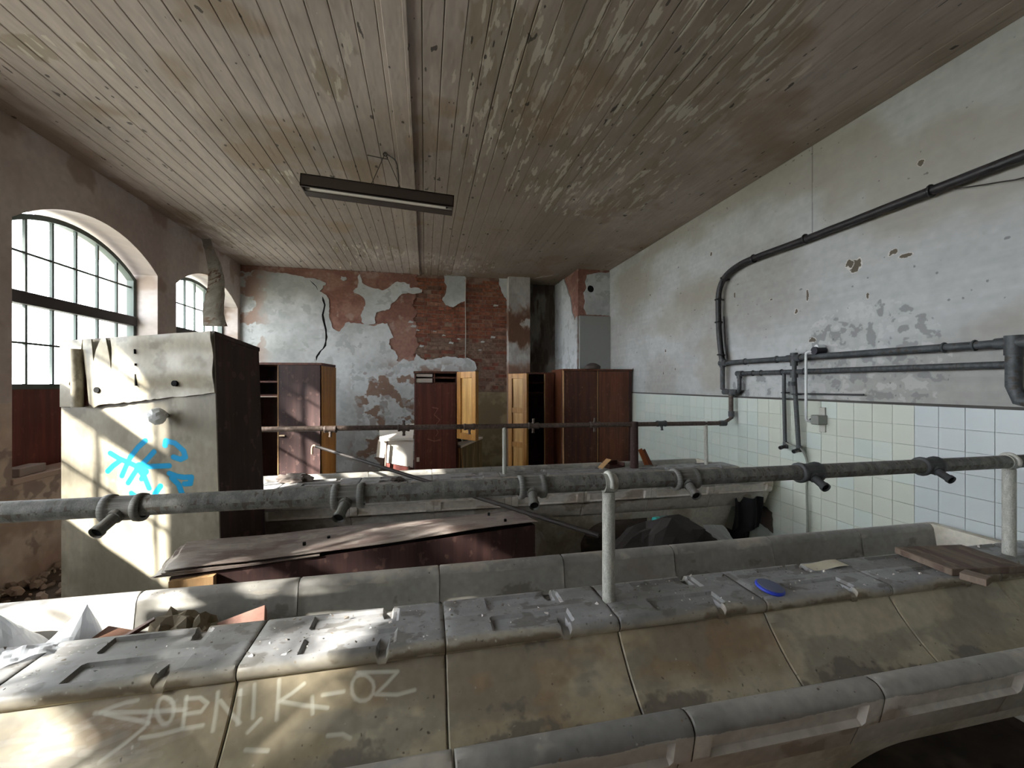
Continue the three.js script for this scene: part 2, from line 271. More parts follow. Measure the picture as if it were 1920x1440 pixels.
WIN_Z.forEach((zc, n) => {
  const w = new THREE.Group(); w.name = 'window_' + (n + 1); w.userData.kind = 'structure'; w.position.set(WINX, 0, zc); place(w);
  const turned = (g, x0) => { g.rotateY(Math.PI / 2); g.translate(x0, 0, 0); return g; };
  const o = shapeOf(archPts(HALF, 1.56, SPRING - 0.05, APEX - 0.05)); o.holes.push(new THREE.Path(archPts(HALF - 0.04, 1.6, SPRING - 0.07, APEX - 0.09).map(([a, y]) => new THREE.Vector2(a, y))));
  meshOf('frame', turned(extr(o, 0.06), -0.03), frameMat, w);
  const bars = [-0.635, -0.40, -0.17, 0.06, 0.30, 0.54], xs = [-HALF + 0.04, ...bars, HALF - 0.04], ys = [1.6, 1.905, 2.235, 2.58, 9], lid = (a) => archY(a, HALF - 0.04, SPRING - 0.07, APEX - 0.09);
  for (const a of bars) meshOf('glazing_bar', box(-0.011, 0.011, 1.595, lid(a) + 0.012, -a - 0.009, -a + 0.009, 0.002), frameMat, w);
  for (const y of [1.905, 2.58]) meshOf('glazing_bar', box(-0.010, 0.010, y - 0.008, y + 0.008, -HALF + 0.02, HALF - 0.02, 0.003), frameMat, w);
  meshOf('transom', box(-0.035, 0.045, 2.19, 2.285, -HALF, HALF, 0.008), transomMat, w);
  const lightBlocked = n === 4;   // last window, behind the viewer: unseen board added below to cut its light
  if (lightBlocked) meshOf('board', box(-0.028, 0.016, 1.575, 2.20, -HALF + 0.01, HALF - 0.01, 0.004), apronMat, w);
  for (let i = 0; i < xs.length - 1; i++) for (let j = lightBlocked ? 2 : 0; j < 4; j++) {
    const a0 = xs[i], a1 = xs[i + 1], y0 = ys[j]; let p = [[a0, y0], [a1, y0]];
    if (j < 3) p.push([a1, ys[j + 1]], [a0, ys[j + 1]]); else for (let k = 0; k <= 4; k++) { const a = a1 + (a0 - a1) * k / 4; p.push([a, lid(a) + 0.005]); }
    meshOf('pane', turned(new THREE.ShapeGeometry(shapeOf(p)), 0), paneMat, w);
  }
  meshOf('apron_panel', box(-0.03, 0.02, SILL - 0.01, 1.575, -HALF, HALF, 0.004), apronMat, w);
  meshOf('sill', box(-0.02, 0.235, SILL - 0.03, SILL + 0.012, -HALF - 0.01, HALF + 0.01, 0.006), flat(0xb9a596, 0.85), w);
});

// ---------------------------------------------------------------- back wall: masonry, undercoat, bricks and what is left of the plaster
const EXP = [[-2.784,3.592],[-2.784,3.313],[-2.568,3.277],[-2.496,3.329],[-2.349,3.305],[-2.202,3.297],[-2.015,3.283],[-1.887,3.265],[-1.811,3.236],[-1.673,3.235],[-1.581,3.207],[-1.511,3.177],[-1.558,3.092],[-1.604,3.04],[-1.503,2.987],[-1.472,2.93],[-1.465,2.805],[-1.472,2.68],[-1.449,2.598],[-1.426,2.524],[-1.41,2.466],[-1.363,2.434],[-1.308,2.427],[-1.253,2.495],[-1.206,2.572],[-1.063,2.56],[-0.927,2.555],[-0.87,2.532],[-0.798,2.517],[-0.708,2.562],[-0.594,2.574],[-0.569,2.515],[-0.536,2.421],[-0.495,2.345],[-0.561,2.318],[-0.569,2.241],[-0.536,2.165],[-0.47,2.123],[-0.429,2.046],[-0.453,1.977],[-0.387,1.961],[-0.337,2.013],[-0.262,1.962],[-0.178,1.981],[-0.144,2.085],[-0.085,2.051],[0.0,1.983],[0.154,2.011],[0.353,2.057],[0.563,2.033],[0.722,2.027],[0.811,1.974],[0.847,1.868],[0.802,1.787],[0.82,1.636],[0.811,1.377],[1.448,1.373],[1.448,3.869]];
const ISL = [[-1.007,3.337],[-0.975,3.204],[-0.887,3.149],[-0.806,3.127],[-0.733,3.122],[-0.667,3.091],[-0.594,3.129],[-0.52,3.192],[-0.437,3.248],[-0.345,3.244],[-0.245,3.214],[-0.228,3.155],[-0.093,3.161],[-0.043,3.137],[-0.051,3.094],[-0.169,3.062],[-0.27,3.075],[-0.379,3.044],[-0.437,2.973],[-0.52,2.901],[-0.569,2.797],[-0.667,2.776],[-0.757,2.739],[-0.781,2.661],[-0.773,2.568],[-0.887,2.54],[-0.983,2.579],[-0.999,2.688],[-0.951,2.783],[-0.927,2.868],[-0.943,2.952],[-1.007,3.008],[-1.095,3.038],[-1.111,3.071],[-1.047,3.124],[-1.031,3.201],[-1.039,3.302]];
const ISL2 = [[0.301,3.399],[0.651,3.418],[0.669,3.02],[0.624,2.965],[0.528,2.925],[0.457,2.87],[0.335,2.9],[0.275,2.985],[0.344,3.111],[0.353,3.2],[0.309,3.285]];
const ISL3 = [[1.227,3.449],[1.374,3.457],[1.374,3.031],[1.31,3.083],[1.264,3.18],[1.227,3.286]];
const ISL4 = [[-1.285,3.289],[-1.222,3.284],[-1.206,3.243],[-1.253,3.215],[-1.3,3.246]];
const UND = [[-2.784,3.592],[-2.784,3.193],[-1.596,2.924],[-1.596,2.262],[-1.285,2.185],[-0.561,1.856],[-0.228,1.859],[-0.102,1.947],[-0.186,2.076],[-0.093,2.224],[-0.161,2.379],[-0.102,2.536],[-0.195,2.655],[-0.119,2.77],[-0.211,2.879],[-0.144,3.02],[-0.203,3.113],[-0.11,3.23],[-0.161,3.331],[-0.059,3.77]];
const CHALK = [[[-0.786,0.187],[-0.732,0.193],[-0.666,0.2],[-0.588,0.206]],[[-0.775,0.187],[-0.752,0.18],[-0.728,0.175],[-0.702,0.172]],[[-0.763,0.192],[-0.728,0.203],[-0.693,0.212],[-0.662,0.223]],[[-0.665,0.198],[-0.663,0.223]],[[-0.614,0.204],[-0.612,0.216],[-0.614,0.225],[-0.62,0.229],[-0.628,0.228],[-0.638,0.221],[-0.646,0.211],[-0.652,0.199],[-0.654,0.187],[-0.652,0.178],[-0.646,0.173],[-0.638,0.175],[-0.628,0.181],[-0.619,0.191],[-0.614,0.204]],[[-0.593,0.179],[-0.589,0.207],[-0.582,0.24]],[[-0.592,0.183],[-0.561,0.185],[-0.54,0.199],[-0.55,0.215],[-0.585,0.215]],[[-0.522,0.179],[-0.516,0.221],[-0.512,0.257]],[[-0.512,0.197],[-0.483,0.226],[-0.454,0.25]],[[-0.469,0.181],[-0.458,0.251]],[[-0.438,0.172],[-0.426,0.243]],[[-0.38,0.17],[-0.369,0.253]],[[-0.316,0.186],[-0.344,0.204],[-0.369,0.216]],[[-0.362,0.218],[-0.312,0.232],[-0.249,0.245]],[[-0.29,0.218],[-0.284,0.252]],[[-0.266,0.217],[-0.213,0.215]],[[-0.136,0.216],[-0.138,0.229],[-0.145,0.238],[-0.156,0.242],[-0.169,0.241],[-0.181,0.234],[-0.19,0.222],[-0.194,0.209],[-0.193,0.197],[-0.186,0.187],[-0.174,0.183],[-0.161,0.185],[-0.149,0.192],[-0.14,0.203],[-0.136,0.216]],[[-0.181,0.177],[-0.129,0.181],[-0.074,0.187],[-0.104,0.212],[-0.131,0.232],[-0.073,0.24],[-0.027,0.235]],[[-0.734,0.283],[-0.696,0.256],[-0.668,0.231]],[[-0.668,0.249],[-0.626,0.25],[-0.585,0.245],[-0.538,0.243]],[[-0.43,0.271],[-0.408,0.248]],[[-0.878,0.248],[-0.876,0.23],[-0.855,0.22]],[[-0.426,0.305],[-0.374,0.314]],[[-0.24,0.302],[-0.204,0.305],[-0.185,0.315]]];
const GRAF = [[[0.556,1.306],[0.51,1.273],[0.458,1.22],[0.428,1.171],[0.402,1.122]],[[0.325,1.24],[0.387,1.211],[0.479,1.18],[0.561,1.144]],[[0.309,1.146],[0.345,1.175],[0.387,1.199]],[[0.52,1.18],[0.479,1.131],[0.443,1.086]],[[0.612,1.249],[0.561,1.204],[0.499,1.155]],[[0.51,1.18],[0.581,1.172],[0.704,1.177]],[[0.51,1.159],[0.551,1.115],[0.576,1.059]],[[0.561,1.148],[0.53,1.107]],[[0.647,1.071],[0.612,1.031]],[[0.464,1.033],[0.489,1.019],[0.525,1.016]],[[0.683,1.282],[0.688,1.306],[0.744,1.294],[0.795,1.254],[0.805,1.222],[0.775,1.21],[0.732,1.222]],[[0.704,1.137],[0.754,1.122],[0.795,1.117],[0.838,1.119],[0.83,1.085],[0.795,1.083]],[[0.719,1.112],[0.759,1.08],[0.78,1.028]]];
const SHEET = [[-0.001,1.83],[0.997,1.871],[1.005,1.557],[0.825,1.537],[0.54,1.514],[0.263,1.489],[0.248,1.479],[0.139,1.479],[-0.001,1.479]];
const plasterMat = std({ map: plasterTex, bumpMap: plasterBump, bumpScale: 0.006, roughness: 0.85 }), backUV = (x, y) => [(x - XL) / 5.56, y / 3.5];
const wallBack = struct('wall_back', setUV(box(XL - 0.42, 1.73, FLOOR - 0.2, YC + 0.2, ZB - 0.55, ZB - 0.03), (x, y) => [x / 1.2, y / 1.2]), std({ map: mortarTex, bumpMap: mortarTex, bumpScale: 0.01, roughness: 0.95 }));
{
  const layer = (name, pts, z0, z1, mat, uv, holes = []) => { const sh = shapeOf(pts); for (const h of holes) sh.holes.push(new THREE.Path(h.map(([x, y]) => new THREE.Vector2(x, y)))); const g = extr(sh, z1 - z0); g.translate(0, 0, z0); return meshOf(name, setUV(g, uv), mat, wallBack); };
  const slit = (mid, w, seed) => { const r = rng(seed), a = [], b = []; mid.forEach(([x, y], i) => { const k = w * (i === 0 || i === mid.length - 1 ? 0.2 : 0.6 + 0.8 * r()); a.push([x - k, y]); b.unshift([x + k, y]); }); return [...a, ...b]; };
  const rim = EXP.slice(2, 55).reverse(), edge = ragged([[0.811, 1.40], ...rim, [XL, 3.29]], 0.011, 0.035, 4, false);
  const CRACKS = [slit([[-1.745, 3.205], [-1.69, 3.15], [-1.65, 3.11], [-1.63, 3.06]], 0.009, 1),
    slit([[-1.562, 2.96], [-1.548, 2.9], [-1.527, 2.83], [-1.54, 2.75], [-1.558, 2.677], [-1.545, 2.6], [-1.534, 2.546], [-1.511, 2.447], [-1.508, 2.39], [-1.503, 2.331], [-1.512, 2.26], [-1.522, 2.197], [-1.55, 2.15], [-1.589, 2.113], [-1.62, 2.06], [-1.645, 2.02], [-1.65, 1.964]], 0.014, 2)];
  layer('plaster_layer', [[XL, FLOOR], [1.37, FLOOR], [1.37, 1.40], ...edge], ZB - 0.022, ZB, plasterMat, backUV, [
    ...CRACKS]);
  for (const q of CRACKS) layer('crack_shade', q, ZB - 0.0099, ZB - 0.0085, holeShade, backUV);  // black strips stand in for the shade deep in the cracks
  layer('plaster_patch', ragged(ISL, 0.010, 0.035, 21), ZB - 0.022, ZB + 0.001, plasterMat, backUV);
  layer('plaster_patch', ragged(ISL2.map(([x, y]) => [x, Math.min(y, YC)]), 0.010, 0.035, 22), ZB - 0.022, ZB, plasterMat, backUV);
  layer('plaster_patch', ragged(ISL3.map(([x, y]) => [Math.min(x, 1.36), Math.min(y, YC)]), 0.008, 0.035, 23), ZB - 0.022, ZB, plasterMat, backUV);
  layer('plaster_patch', ragged(ISL4, 0.008, 0.02, 24), ZB - 0.022, ZB + 0.002, plasterMat, backUV);
  layer('undercoat', ragged(UND.map(([x, y]) => [Math.max(x, XL), Math.min(y, YC)]), 0.012, 0.04, 25), ZB - 0.032, ZB - 0.010, std({ map: redTex, bumpMap: redTex, bumpScale: 0.01, roughness: 0.95 }), (x, y) => [x / 1.6, y / 1.6]);
  // bricks, English bond: stretcher courses and header courses
  const r = rng(31), tones = [0xa8674e, 0xb3745a, 0x985c49, 0xb98770, 0x9c8272, 0x8a6554].map((h) => std({ color: h, map: brickTex, roughness: 0.92, bumpMap: brickTex, bumpScale: 0.006 }));
  const H = 0.0655;
  for (let j = 0; j < 31; j++) {
    const y = 1.38 + j * H; if (y + 0.05 > YC) continue;
    const L = j % 2 ? 0.226 : 0.113; let x = -0.24 + (j % 2 ? 0.056 : 0);
    for (; x < 1.36; x += L) {
      const x1 = Math.min(x + L - 0.011, 1.362); if (x1 - x < 0.04) continue;
      if (j % 2 === 0 && r() < 0.12 && x + 2 * L < 1.36) { /* a stretcher let into the course */ }
      const low = y < 2.3, k = r();
      const m = tones[low ? (k < 0.55 ? 4 : k < 0.8 ? 5 : 2) : k < 0.35 ? 0 : k < 0.6 ? 1 : k < 0.78 ? 2 : k < 0.9 ? 3 : 5];
      const d = 0.014 + 0.008 * r() + (r() < 0.05 ? 0.02 : 0), g = box(x, x1, y, y + H - 0.0105 - 0.002 * r(), ZB - 0.06, ZB - d, 0.003);
      const du = r(), dv = r(); setUV(g, (X, Y) => [X * 3 + du, Y * 3 + dv]); meshOf('brick', g, m, wallBack);
    }
  }
  // crumbs of plaster still stuck to the bricks
  [[-0.119, 2.477], [0.154, 2.461], [0.301, 2.4], [-0.228, 2.605], [0.545, 2.348], [0.945, 2.31], [1.17, 2.93], [0.42, 2.28], [-0.06, 2.22], [0.9, 2.17], [1.12, 2.39], [-0.186, 2.54]].forEach(([x, y], i) => { const k = 0.02 + 0.02 * LAT[i * 7]; layer('plaster_crumb', ragged([[x - k * 1.3, y - k * 0.4], [x + k, y - k * 0.5], [x + k * 1.4, y + k * 0.2], [x - k * 0.6, y + k * 0.6]], 0.006, 0.015, 300 + i), ZB - 0.03, ZB - 0.006, plasterMat, backUV); });
  // olive dado between the wardrobes
  const olive = std({ map: tex(256, 256, (u, v) => { const n = fbm(u * 6, v * 6, 5); return mixc([146, 136, 104], [118, 104, 76], sm(0.35, 0.65, n)); }), roughness: 0.7 });
  meshOf('dado', box(0.806, 1.365, FLOOR, 1.468, ZB - 0.02, ZB + 0.012, 0.004), olive, wallBack);
  // pier with rusty stains, deep recess, chimney breast
  const pierTex = tex(256, 1024, (u, v) => { const y = 0.2 + v * 3.2, n = fbm(u * 4, y * 5, 5), f = fbm(u * 20, y * 22, 3); let c = mixc([182, 178, 172], [160, 154, 146], sm(0.35, 0.65, n)); const band = sm(2.24, 2.36, y + (n - 0.5) * 0.4) * sm(3.0, 2.75, y + (n - 0.5) * 0.5); c = mixc(c, [96, 62, 42], 0.9 * band * sm(0.36, 0.5, n)); c = mixc(c, [120, 84, 62], 0.8 * sm(1.98, 1.84, y + (n - 0.5) * 0.3)); return mulc(c, 0.94 + 0.14 * (f - 0.5)); });
  const pierMat = std({ map: pierTex, bumpMap: plasterBump, bumpScale: 0.006, roughness: 0.9 });
  meshOf('pier', setUV(box(1.36, 1.73, FLOOR, YC + 0.05, ZB - 0.3, ZB + 0.15, 0.006), (x, y, z) => [(x - 1.36 + z - ZB) / 0.5, (y - 0.2) / 3.2]), pierMat, wallBack);
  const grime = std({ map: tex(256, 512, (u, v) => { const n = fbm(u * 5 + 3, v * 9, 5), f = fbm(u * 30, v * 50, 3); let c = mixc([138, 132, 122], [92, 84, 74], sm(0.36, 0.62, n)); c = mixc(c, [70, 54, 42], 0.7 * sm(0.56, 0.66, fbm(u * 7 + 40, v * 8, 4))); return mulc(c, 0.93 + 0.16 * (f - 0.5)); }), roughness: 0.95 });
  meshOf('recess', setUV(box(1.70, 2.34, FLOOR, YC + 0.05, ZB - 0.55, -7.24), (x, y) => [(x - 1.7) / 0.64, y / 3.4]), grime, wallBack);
  const breast = meshOf('chimney_breast', setUV(box(2.325, XR + 0.02, FLOOR, YC + 0.05, -7.4, -6.115), (x, y, z) => [(x + z) / 1.2, y / 1.2]), std({ map: redTex, roughness: 0.95 }), wallBack);
  const white = std({ map: plasterTex, bumpMap: plasterBump, bumpScale: 0.004, roughness: 0.8 });
  const sh = shapeOf(ragged([[2.46, 2.68], [2.848, 2.68], [2.848, 3.36], [2.62, 3.335], [2.47, 3.30], [2.44, 3.2], [2.46, 3.1], [2.41, 3.02], [2.44, 2.9], [2.42, 2.78]], 0.008, 0.04, 41)), hp = new THREE.Path(); hp.absarc(2.53, 3.085, 0.055, 0, Math.PI * 2, true); sh.holes.push(hp);
  const fg = extr(sh, 0.02); fg.translate(0, 0, -6.117); meshOf('plaster_face', setUV(fg, backUV), white, breast);
  meshOf('flue_shade', (() => { const g = new THREE.CircleGeometry(0.06, 24); g.translate(2.53, 3.085, -6.1135); return g; })(), holeShade, breast);  // black disc painted as the darkness inside the flue opening
  meshOf('metal_cover', box(2.335, XR, FLOOR, 2.66, -6.12, -6.075, 0.006), std({ color: 0x8f908c, roughness: 0.7 }), breast);
  const left = extr(shapeOf(ragged([[6.10, FLOOR], [7.24, FLOOR], [7.24, YC], [6.75, YC], [6.6, 3.2], [6.42, 3.0], [6.35, 2.75], [6.22, 2.6], [6.12, 2.66]], 0.012, 0.05, 43)), 0.02); left.rotateY(Math.PI / 2); left.translate(2.308, 0, 0); meshOf('plaster_side', setUV(left, (x, y, z) => [z / 5.56, y / 3.5]), white, breast);
  // loose cable running down the bare brick
  meshOf('cable', tube([[0.665, 3.37, ZB + 0.015], [0.66, 3.3, ZB + 0.03], [0.655, 3.0, ZB + 0.012], [0.66, 2.5, ZB + 0.012], [0.657, 2.02, ZB + 0.012]], 0.008, 30, 6), flat(0xa9a29a, 0.7), wallBack);
}

// ---------------------------------------------------------------- washing troughs
const TX0 = -1.555, TX1 = 2.75, SEC = (TX1 - TX0) / 8;
const half = (() => {
  const basin = new THREE.CatmullRomCurve3([[0.106, 0.82, 0], [0.14, 0.775, 0], [0.20, 0.715, 0], [0.27, 0.665, 0], [0.33, 0.64, 0], [0.375, 0.65, 0], [0.405, 0.70, 0], [0.418, 0.77, 0], [0.425, 0.815, 0]].map(V), false, 'catmullrom', 0.5).getPoints(26).map((p) => [p.x, p.y]);
  const pts = [[0, 0.865], [0.018, 0.865], [0.026, 0.865], [0.05, 0.865], [0.075, 0.865], [0.088, 0.865], [0.096, 0.865], [0.106, 0.864], [0.114, 0.860], [0.119, 0.852], [0.120, 0.84], [0.116, 0.830], ...basin, [0.433, 0.829], [0.444, 0.835], [0.456, 0.836], [0.468, 0.834], [0.479, 0.827], [0.487, 0.815], [0.488, 0.806], [0.487, 0.800], [0.4865, 0.796], [0.478, 0.752], [0.477, 0.747], [0.474, 0.738], [0.464, 0.729], [0.442, 0.722], [0.425, 0.69], [0.40, 0.62], [0.34, 0.585], [0, 0.60]];
  const s = [0]; for (let i = 1; i < pts.length; i++) s.push(s[i - 1] + Math.hypot(pts[i][0] - pts[i - 1][0], pts[i][1] - pts[i - 1][1]));
  return { pts, s };
})();
const SPAN = 1.5;
const arcBase = (u, v, dust = 0) => {
  const x = TX0 + u * (TX1 - TX0), s = v * SPAN, n = fbm(x * 2.4 + 7, s * 5, 5), f = fbm(x * 46, s * 46, 3), m = fbm(x * 6 + 20, s * 8 + 5, 5);
  let c;
  const e = s + (m - 0.5) * 0.05, e2 = s + (m - 0.5) * 0.012;
  if (e2 < 0.148) { c = mixc([160, 160, 160], [136, 135, 132], sm(0.36, 0.64, n)); c = mixc(c, [110, 106, 100], 0.6 * sm(0.58, 0.64, fbm(x * 13, s * 20 + 60, 4))); c = mixc(c, [188, 178, 158], 0.8 * sm(0.10, 0.128, s + (m - 0.5) * 0.06)); c = mixc(c, [104, 90, 70], 0.6 * sm(0.5, 0.56, m) * sm(0.118, 0.13, s + (f - 0.5) * 0.02)); }
  else if (e < 0.672) {
    c = mixc([196, 186, 160], [172, 158, 130], sm(0.36, 0.64, n)); c = mixc(c, [150, 122, 92], 0.6 * sm(0.56, 0.74, fbm(x * 2.8 + 31, s * 4.4, 6))); c = mixc(c, [148, 141, 127], 0.6 * sm(0.52, 0.64, fbm(x * 5 + 3, s * 10 + 9, 6) + 0.12 * (m - 0.5)));
    if (dust) c = mixc(c, mixc([160, 160, 158], [132, 131, 128], n), 0.75);
    const pit = sm(0.42, 0.54, m + 0.35 * sm(0.26, 0.42, s) * sm(0.64, 0.5, s) - 0.3 + 0.3 * (f - 0.5)); c = mixc(c, [112, 106, 97], 0.75 * pit);
  } else if (s + (m - 0.5) * 0.03 < 0.765) { c = mixc([172, 168, 160], [140, 138, 134], sm(0.36, 0.62, n)); c = mixc(c, [202, 192, 176], 0.5 * sm(0.55, 0.62, m)); }
  else { c = mixc([224, 218, 207], [206, 198, 185], sm(0.36, 0.64, n)); c = mixc(c, [150, 132, 110], 0.5 * sm(0.62, 0.68, m)); }
  return mulc(c, 0.93 + 0.15 * (f - 0.5));
};
const metres = (ctx, w, h) => ctx.setTransform(w / (TX1 - TX0), 0, 0, -h / SPAN, -TX0 * w / (TX1 - TX0), h);
const grime = (ctx, w, h, seed) => {   // small grit lying in the basins
  const r = rng(seed); metres(ctx, w, h);
  for (let i = 0; i < 1500; i++) { const x = TX0 + r() * (TX1 - TX0), q = r(), s = q < 0.4 ? r() * 0.13 : q < 0.9 ? 0.22 + 0.3 * r() ** 0.6 : 0.68 + 0.09 * r(), k = r(); ctx.fillStyle = k < 0.5 ? 'rgba(58,50,42,0.75)' : k < 0.8 ? 'rgba(206,200,188,0.8)' : 'rgba(122,96,66,0.7)'; ctx.beginPath(); ctx.ellipse(x, s, 0.001 + 0.004 * r() ** 3, 0.0008 + 0.002 * r() ** 2, r() * 3, 0, 7); ctx.fill(); }
};
const chalkTex = tex(2048, 1024, arcBase, (ctx, w, h) => {
  grime(ctx, w, h, 3);
  ctx.lineCap = ctx.lineJoin = 'round';
  const r = rng(8);
  for (const pass of [0, 1, 2]) for (const q of CHALK) { if (q.length < 2) continue; ctx.strokeStyle = `rgba(226,224,212,${[0.34, 0.3, 0.3][pass]})`; ctx.lineWidth = [0.011, 0.008, 0.005][pass]; ctx.beginPath(); q.forEach(([x, s], i) => { const X = x + (r() - 0.5) * 0.002, Y = s + (r() - 0.5) * 0.002; i ? ctx.lineTo(X, Y) : ctx.moveTo(X, Y); }); ctx.stroke(); }
  // rubbed chalk
  for (let i = 0; i < 60; i++) { const x = -0.98 + r() * 0.35, s = 0.2 + 0.14 * r(); ctx.strokeStyle = 'rgba(222,220,210,0.13)'; ctx.lineWidth = 0.004 + 0.01 * r(); ctx.beginPath(); ctx.moveTo(x, s); ctx.lineTo(x + 0.04 + 0.05 * r(), s - 0.03 + 0.04 * r()); ctx.stroke(); }
});
const plainTex = tex(2048, 1024, (u, v) => arcBase((u + 0.37) % 1, v, 1), (ctx, w, h) => grime(ctx, w, h, 5));
const glazeBump = tex(512, 512, grey((u, v) => 0.5 + 0.5 * (fbm(u * 20, v * 20, 4) - 0.5)), null, false);
const glazed = (map) => std({ map, roughness: 0.5, bumpMap: glazeBump, bumpScale: 0.003 });
const chalkMat = glazed(chalkTex), plainMat = glazed(plainTex), clayMat = std({ map: tex(512, 512, (u, v) => { const n = fbm(u * 6, v * 6, 5), f = fbm(u * 60, v * 60, 3); return mulc(mixc([220, 214, 198], [190, 180, 158], sm(0.4, 0.66, n)), 0.94 + 0.14 * (f - 0.5)); }), roughness: 0.5 });
function sectionHalf(x0, side) {   // one glazed stoneware piece, half of it, as a grid along x and round the profile
  const cols = [0, 0.004, 0.044, 0.052, 0.06, 0.10, 0.138, 0.146, 0.2, 0.26, 0.31, 0.345, 0.352, 0.372, 0.379, 0.39, 0.398, 0.43, 0.472, 0.480, 0.488, 0.52, SEC - 0.007, SEC - 0.003].map((q) => q), P = [], U = [], I = [], n = half.pts.length;
  for (const lx of cols) for (let i = 0; i < n; i++) {
    let [w, y] = half.pts[i]; const s = half.s[i], end = lx < 0.002 || lx > SEC - 0.004;
    const dish = lx > 0.143 && lx < 0.393 && w > 0.022 && w < 0.09 && i < 8, slot = lx > 0.35 && lx < 0.375 && w > 0.06 && i < 11;
    if (dish) y -= 0.009; if (slot) y -= 0.015;
    if (i >= half.pts.length - 13 && w > 0.47 && y < 0.797 && y > 0.7465) { const round = lx > 0.05 && lx < 0.482 ? 1 : 0; w -= 0.016 * round; }
    if (end) { y -= 0.003; w -= 0.002 * Math.sign(w); }
    P.push(x0 + lx, y, side * w); U.push((x0 + lx - TX0) / (TX1 - TX0), s / SPAN);
  }
  for (let c = 0; c < cols.length - 1; c++) for (let i = 0; i < n - 1; i++) { const a = c * n + i, b = a + n; if (side > 0) I.push(a, a + 1, b, b, a + 1, b + 1); else I.push(a, b, a + 1, b, b + 1, a + 1); }
  const g = new THREE.BufferGeometry(); g.setAttribute('position', new THREE.Float32BufferAttribute(P, 3)); g.setAttribute('uv', new THREE.Float32BufferAttribute(U, 2)); g.setIndex(I); g.computeVertexNormals();
  return toCreasedNormals(g, 0.7);
}
function trough(z, label, near) {
  const t = thing('washing_trough', label, 'wash trough', [0, 0, z], [0, 0, 0], 'double-sided stoneware washing troughs');
  for (let k = 0; k < 8; k++) {
    const x0 = TX0 + k * SEC, sec = meshOf('trough_section', sectionHalf(x0, 1), near ? chalkMat : plainMat, t);
    meshOf('far_basin', sectionHalf(x0, -1), plainMat, sec);
  }
  const prof = [[-0.488, 0.80], [-0.479, 0.826], [-0.456, 0.836], [0.456, 0.836], [0.479, 0.826], [0.488, 0.80], [0.474, 0.742], [0.442, 0.722], [0.40, 0.62], [0.34, 0.585], [-0.34, 0.585], [-0.40, 0.62], [-0.442, 0.722], [-0.474, 0.742]];
  for (const x of [TX0 - 0.002, TX1 - 0.043]) { const g = extr(shapeOf(prof), 0.045); g.rotateY(Math.PI / 2); g.translate(x, 0, 0); meshOf('end_plate', boxUV(g), clayMat, t); }
  for (const x of [TX0 - 0.002, TX1 - 0.043]) meshOf('ledge_end', box(x, x + 0.045, 0.82, 0.863, -0.118, 0.118, 0.006), clayMat, t);
  const sh = new THREE.Shape(); sh.moveTo(-1.5, FLOOR); sh.lineTo(-1.5, 0.61); const xe = near ? 2.64 : 2.45; sh.lineTo(xe, 0.61); sh.lineTo(xe, FLOOR);
  for (const [a, b] of [[1.185, near ? 2.42 : 2.07], [0.02, 0.91], [-1.15, -0.26]]) { sh.lineTo(b - 0.03, FLOOR); sh.lineTo(b, 0.36); sh.quadraticCurveTo(b - 0.03, 0.55, b - 0.22, 0.55); sh.lineTo(a + 0.22, 0.55); sh.quadraticCurveTo(a + 0.03, 0.55, a, 0.36); sh.lineTo(a + 0.03, FLOOR); }
  const g = extr(sh, 1), p = g.attributes.position; for (let i = 0; i < p.count; i++) { const y = p.getY(i), w = 0.22 + (y - FLOOR) * 0.42; p.setZ(i, (p.getZ(i) - 0.5) * 2 * w); } g.computeVertexNormals();
  meshOf('pedestal', boxUV(g), clayMat, t);
  return t;
}
const ZN = -1.32, ZT = -3.34;
trough(ZN, 'nearest long beige stoneware trough with chalk writing in its front basin', true);
trough(ZT, 'farther long stoneware trough in front of the wardrobes, with pale recessed side panels', false);

// ---------------------------------------------------------------- water pipes over the troughs
function coupling(t, x, y, z, r, mat, dir, len, both) {
  const prof = [[r * 1.02, -0.045], [r * 1.36, -0.045], [r * 1.4, -0.036], [r * 1.36, -0.028], [r * 1.2, -0.024], [r * 1.2, 0.024], [r * 1.36, 0.028], [r * 1.4, 0.036], [r * 1.36, 0.045], [r * 1.02, 0.045]].map(([a, b]) => new THREE.Vector2(a, b));
  const g = new THREE.LatheGeometry(prof, 18); g.rotateZ(Math.PI / 2); g.translate(x, y, z); const c = meshOf('coupling', g, mat, t);
  for (const s of both ? [1, -1] : [1]) {
    const d = V(dir).normalize().multiplyScalar(s), q = (k) => [x + d.x * k, y + d.y * k, z + d.z * k];
    meshOf('nozzle', [cyl(q(r * 0.6), q(r + 0.012), r * 0.72, r * 0.66), cyl(q(r + 0.012), q(len), r * 0.52, r * 0.5, 16, true), cyl(q(len - 0.012), q(len), r * 0.6, r * 0.6, 16, true)], mat, c);
    meshOf('bore_shade', cyl(q(len - 0.02), q(len - 0.006), r * 0.49), holeShade, c);  // black plug painted for the shade inside the nozzle
  }
}
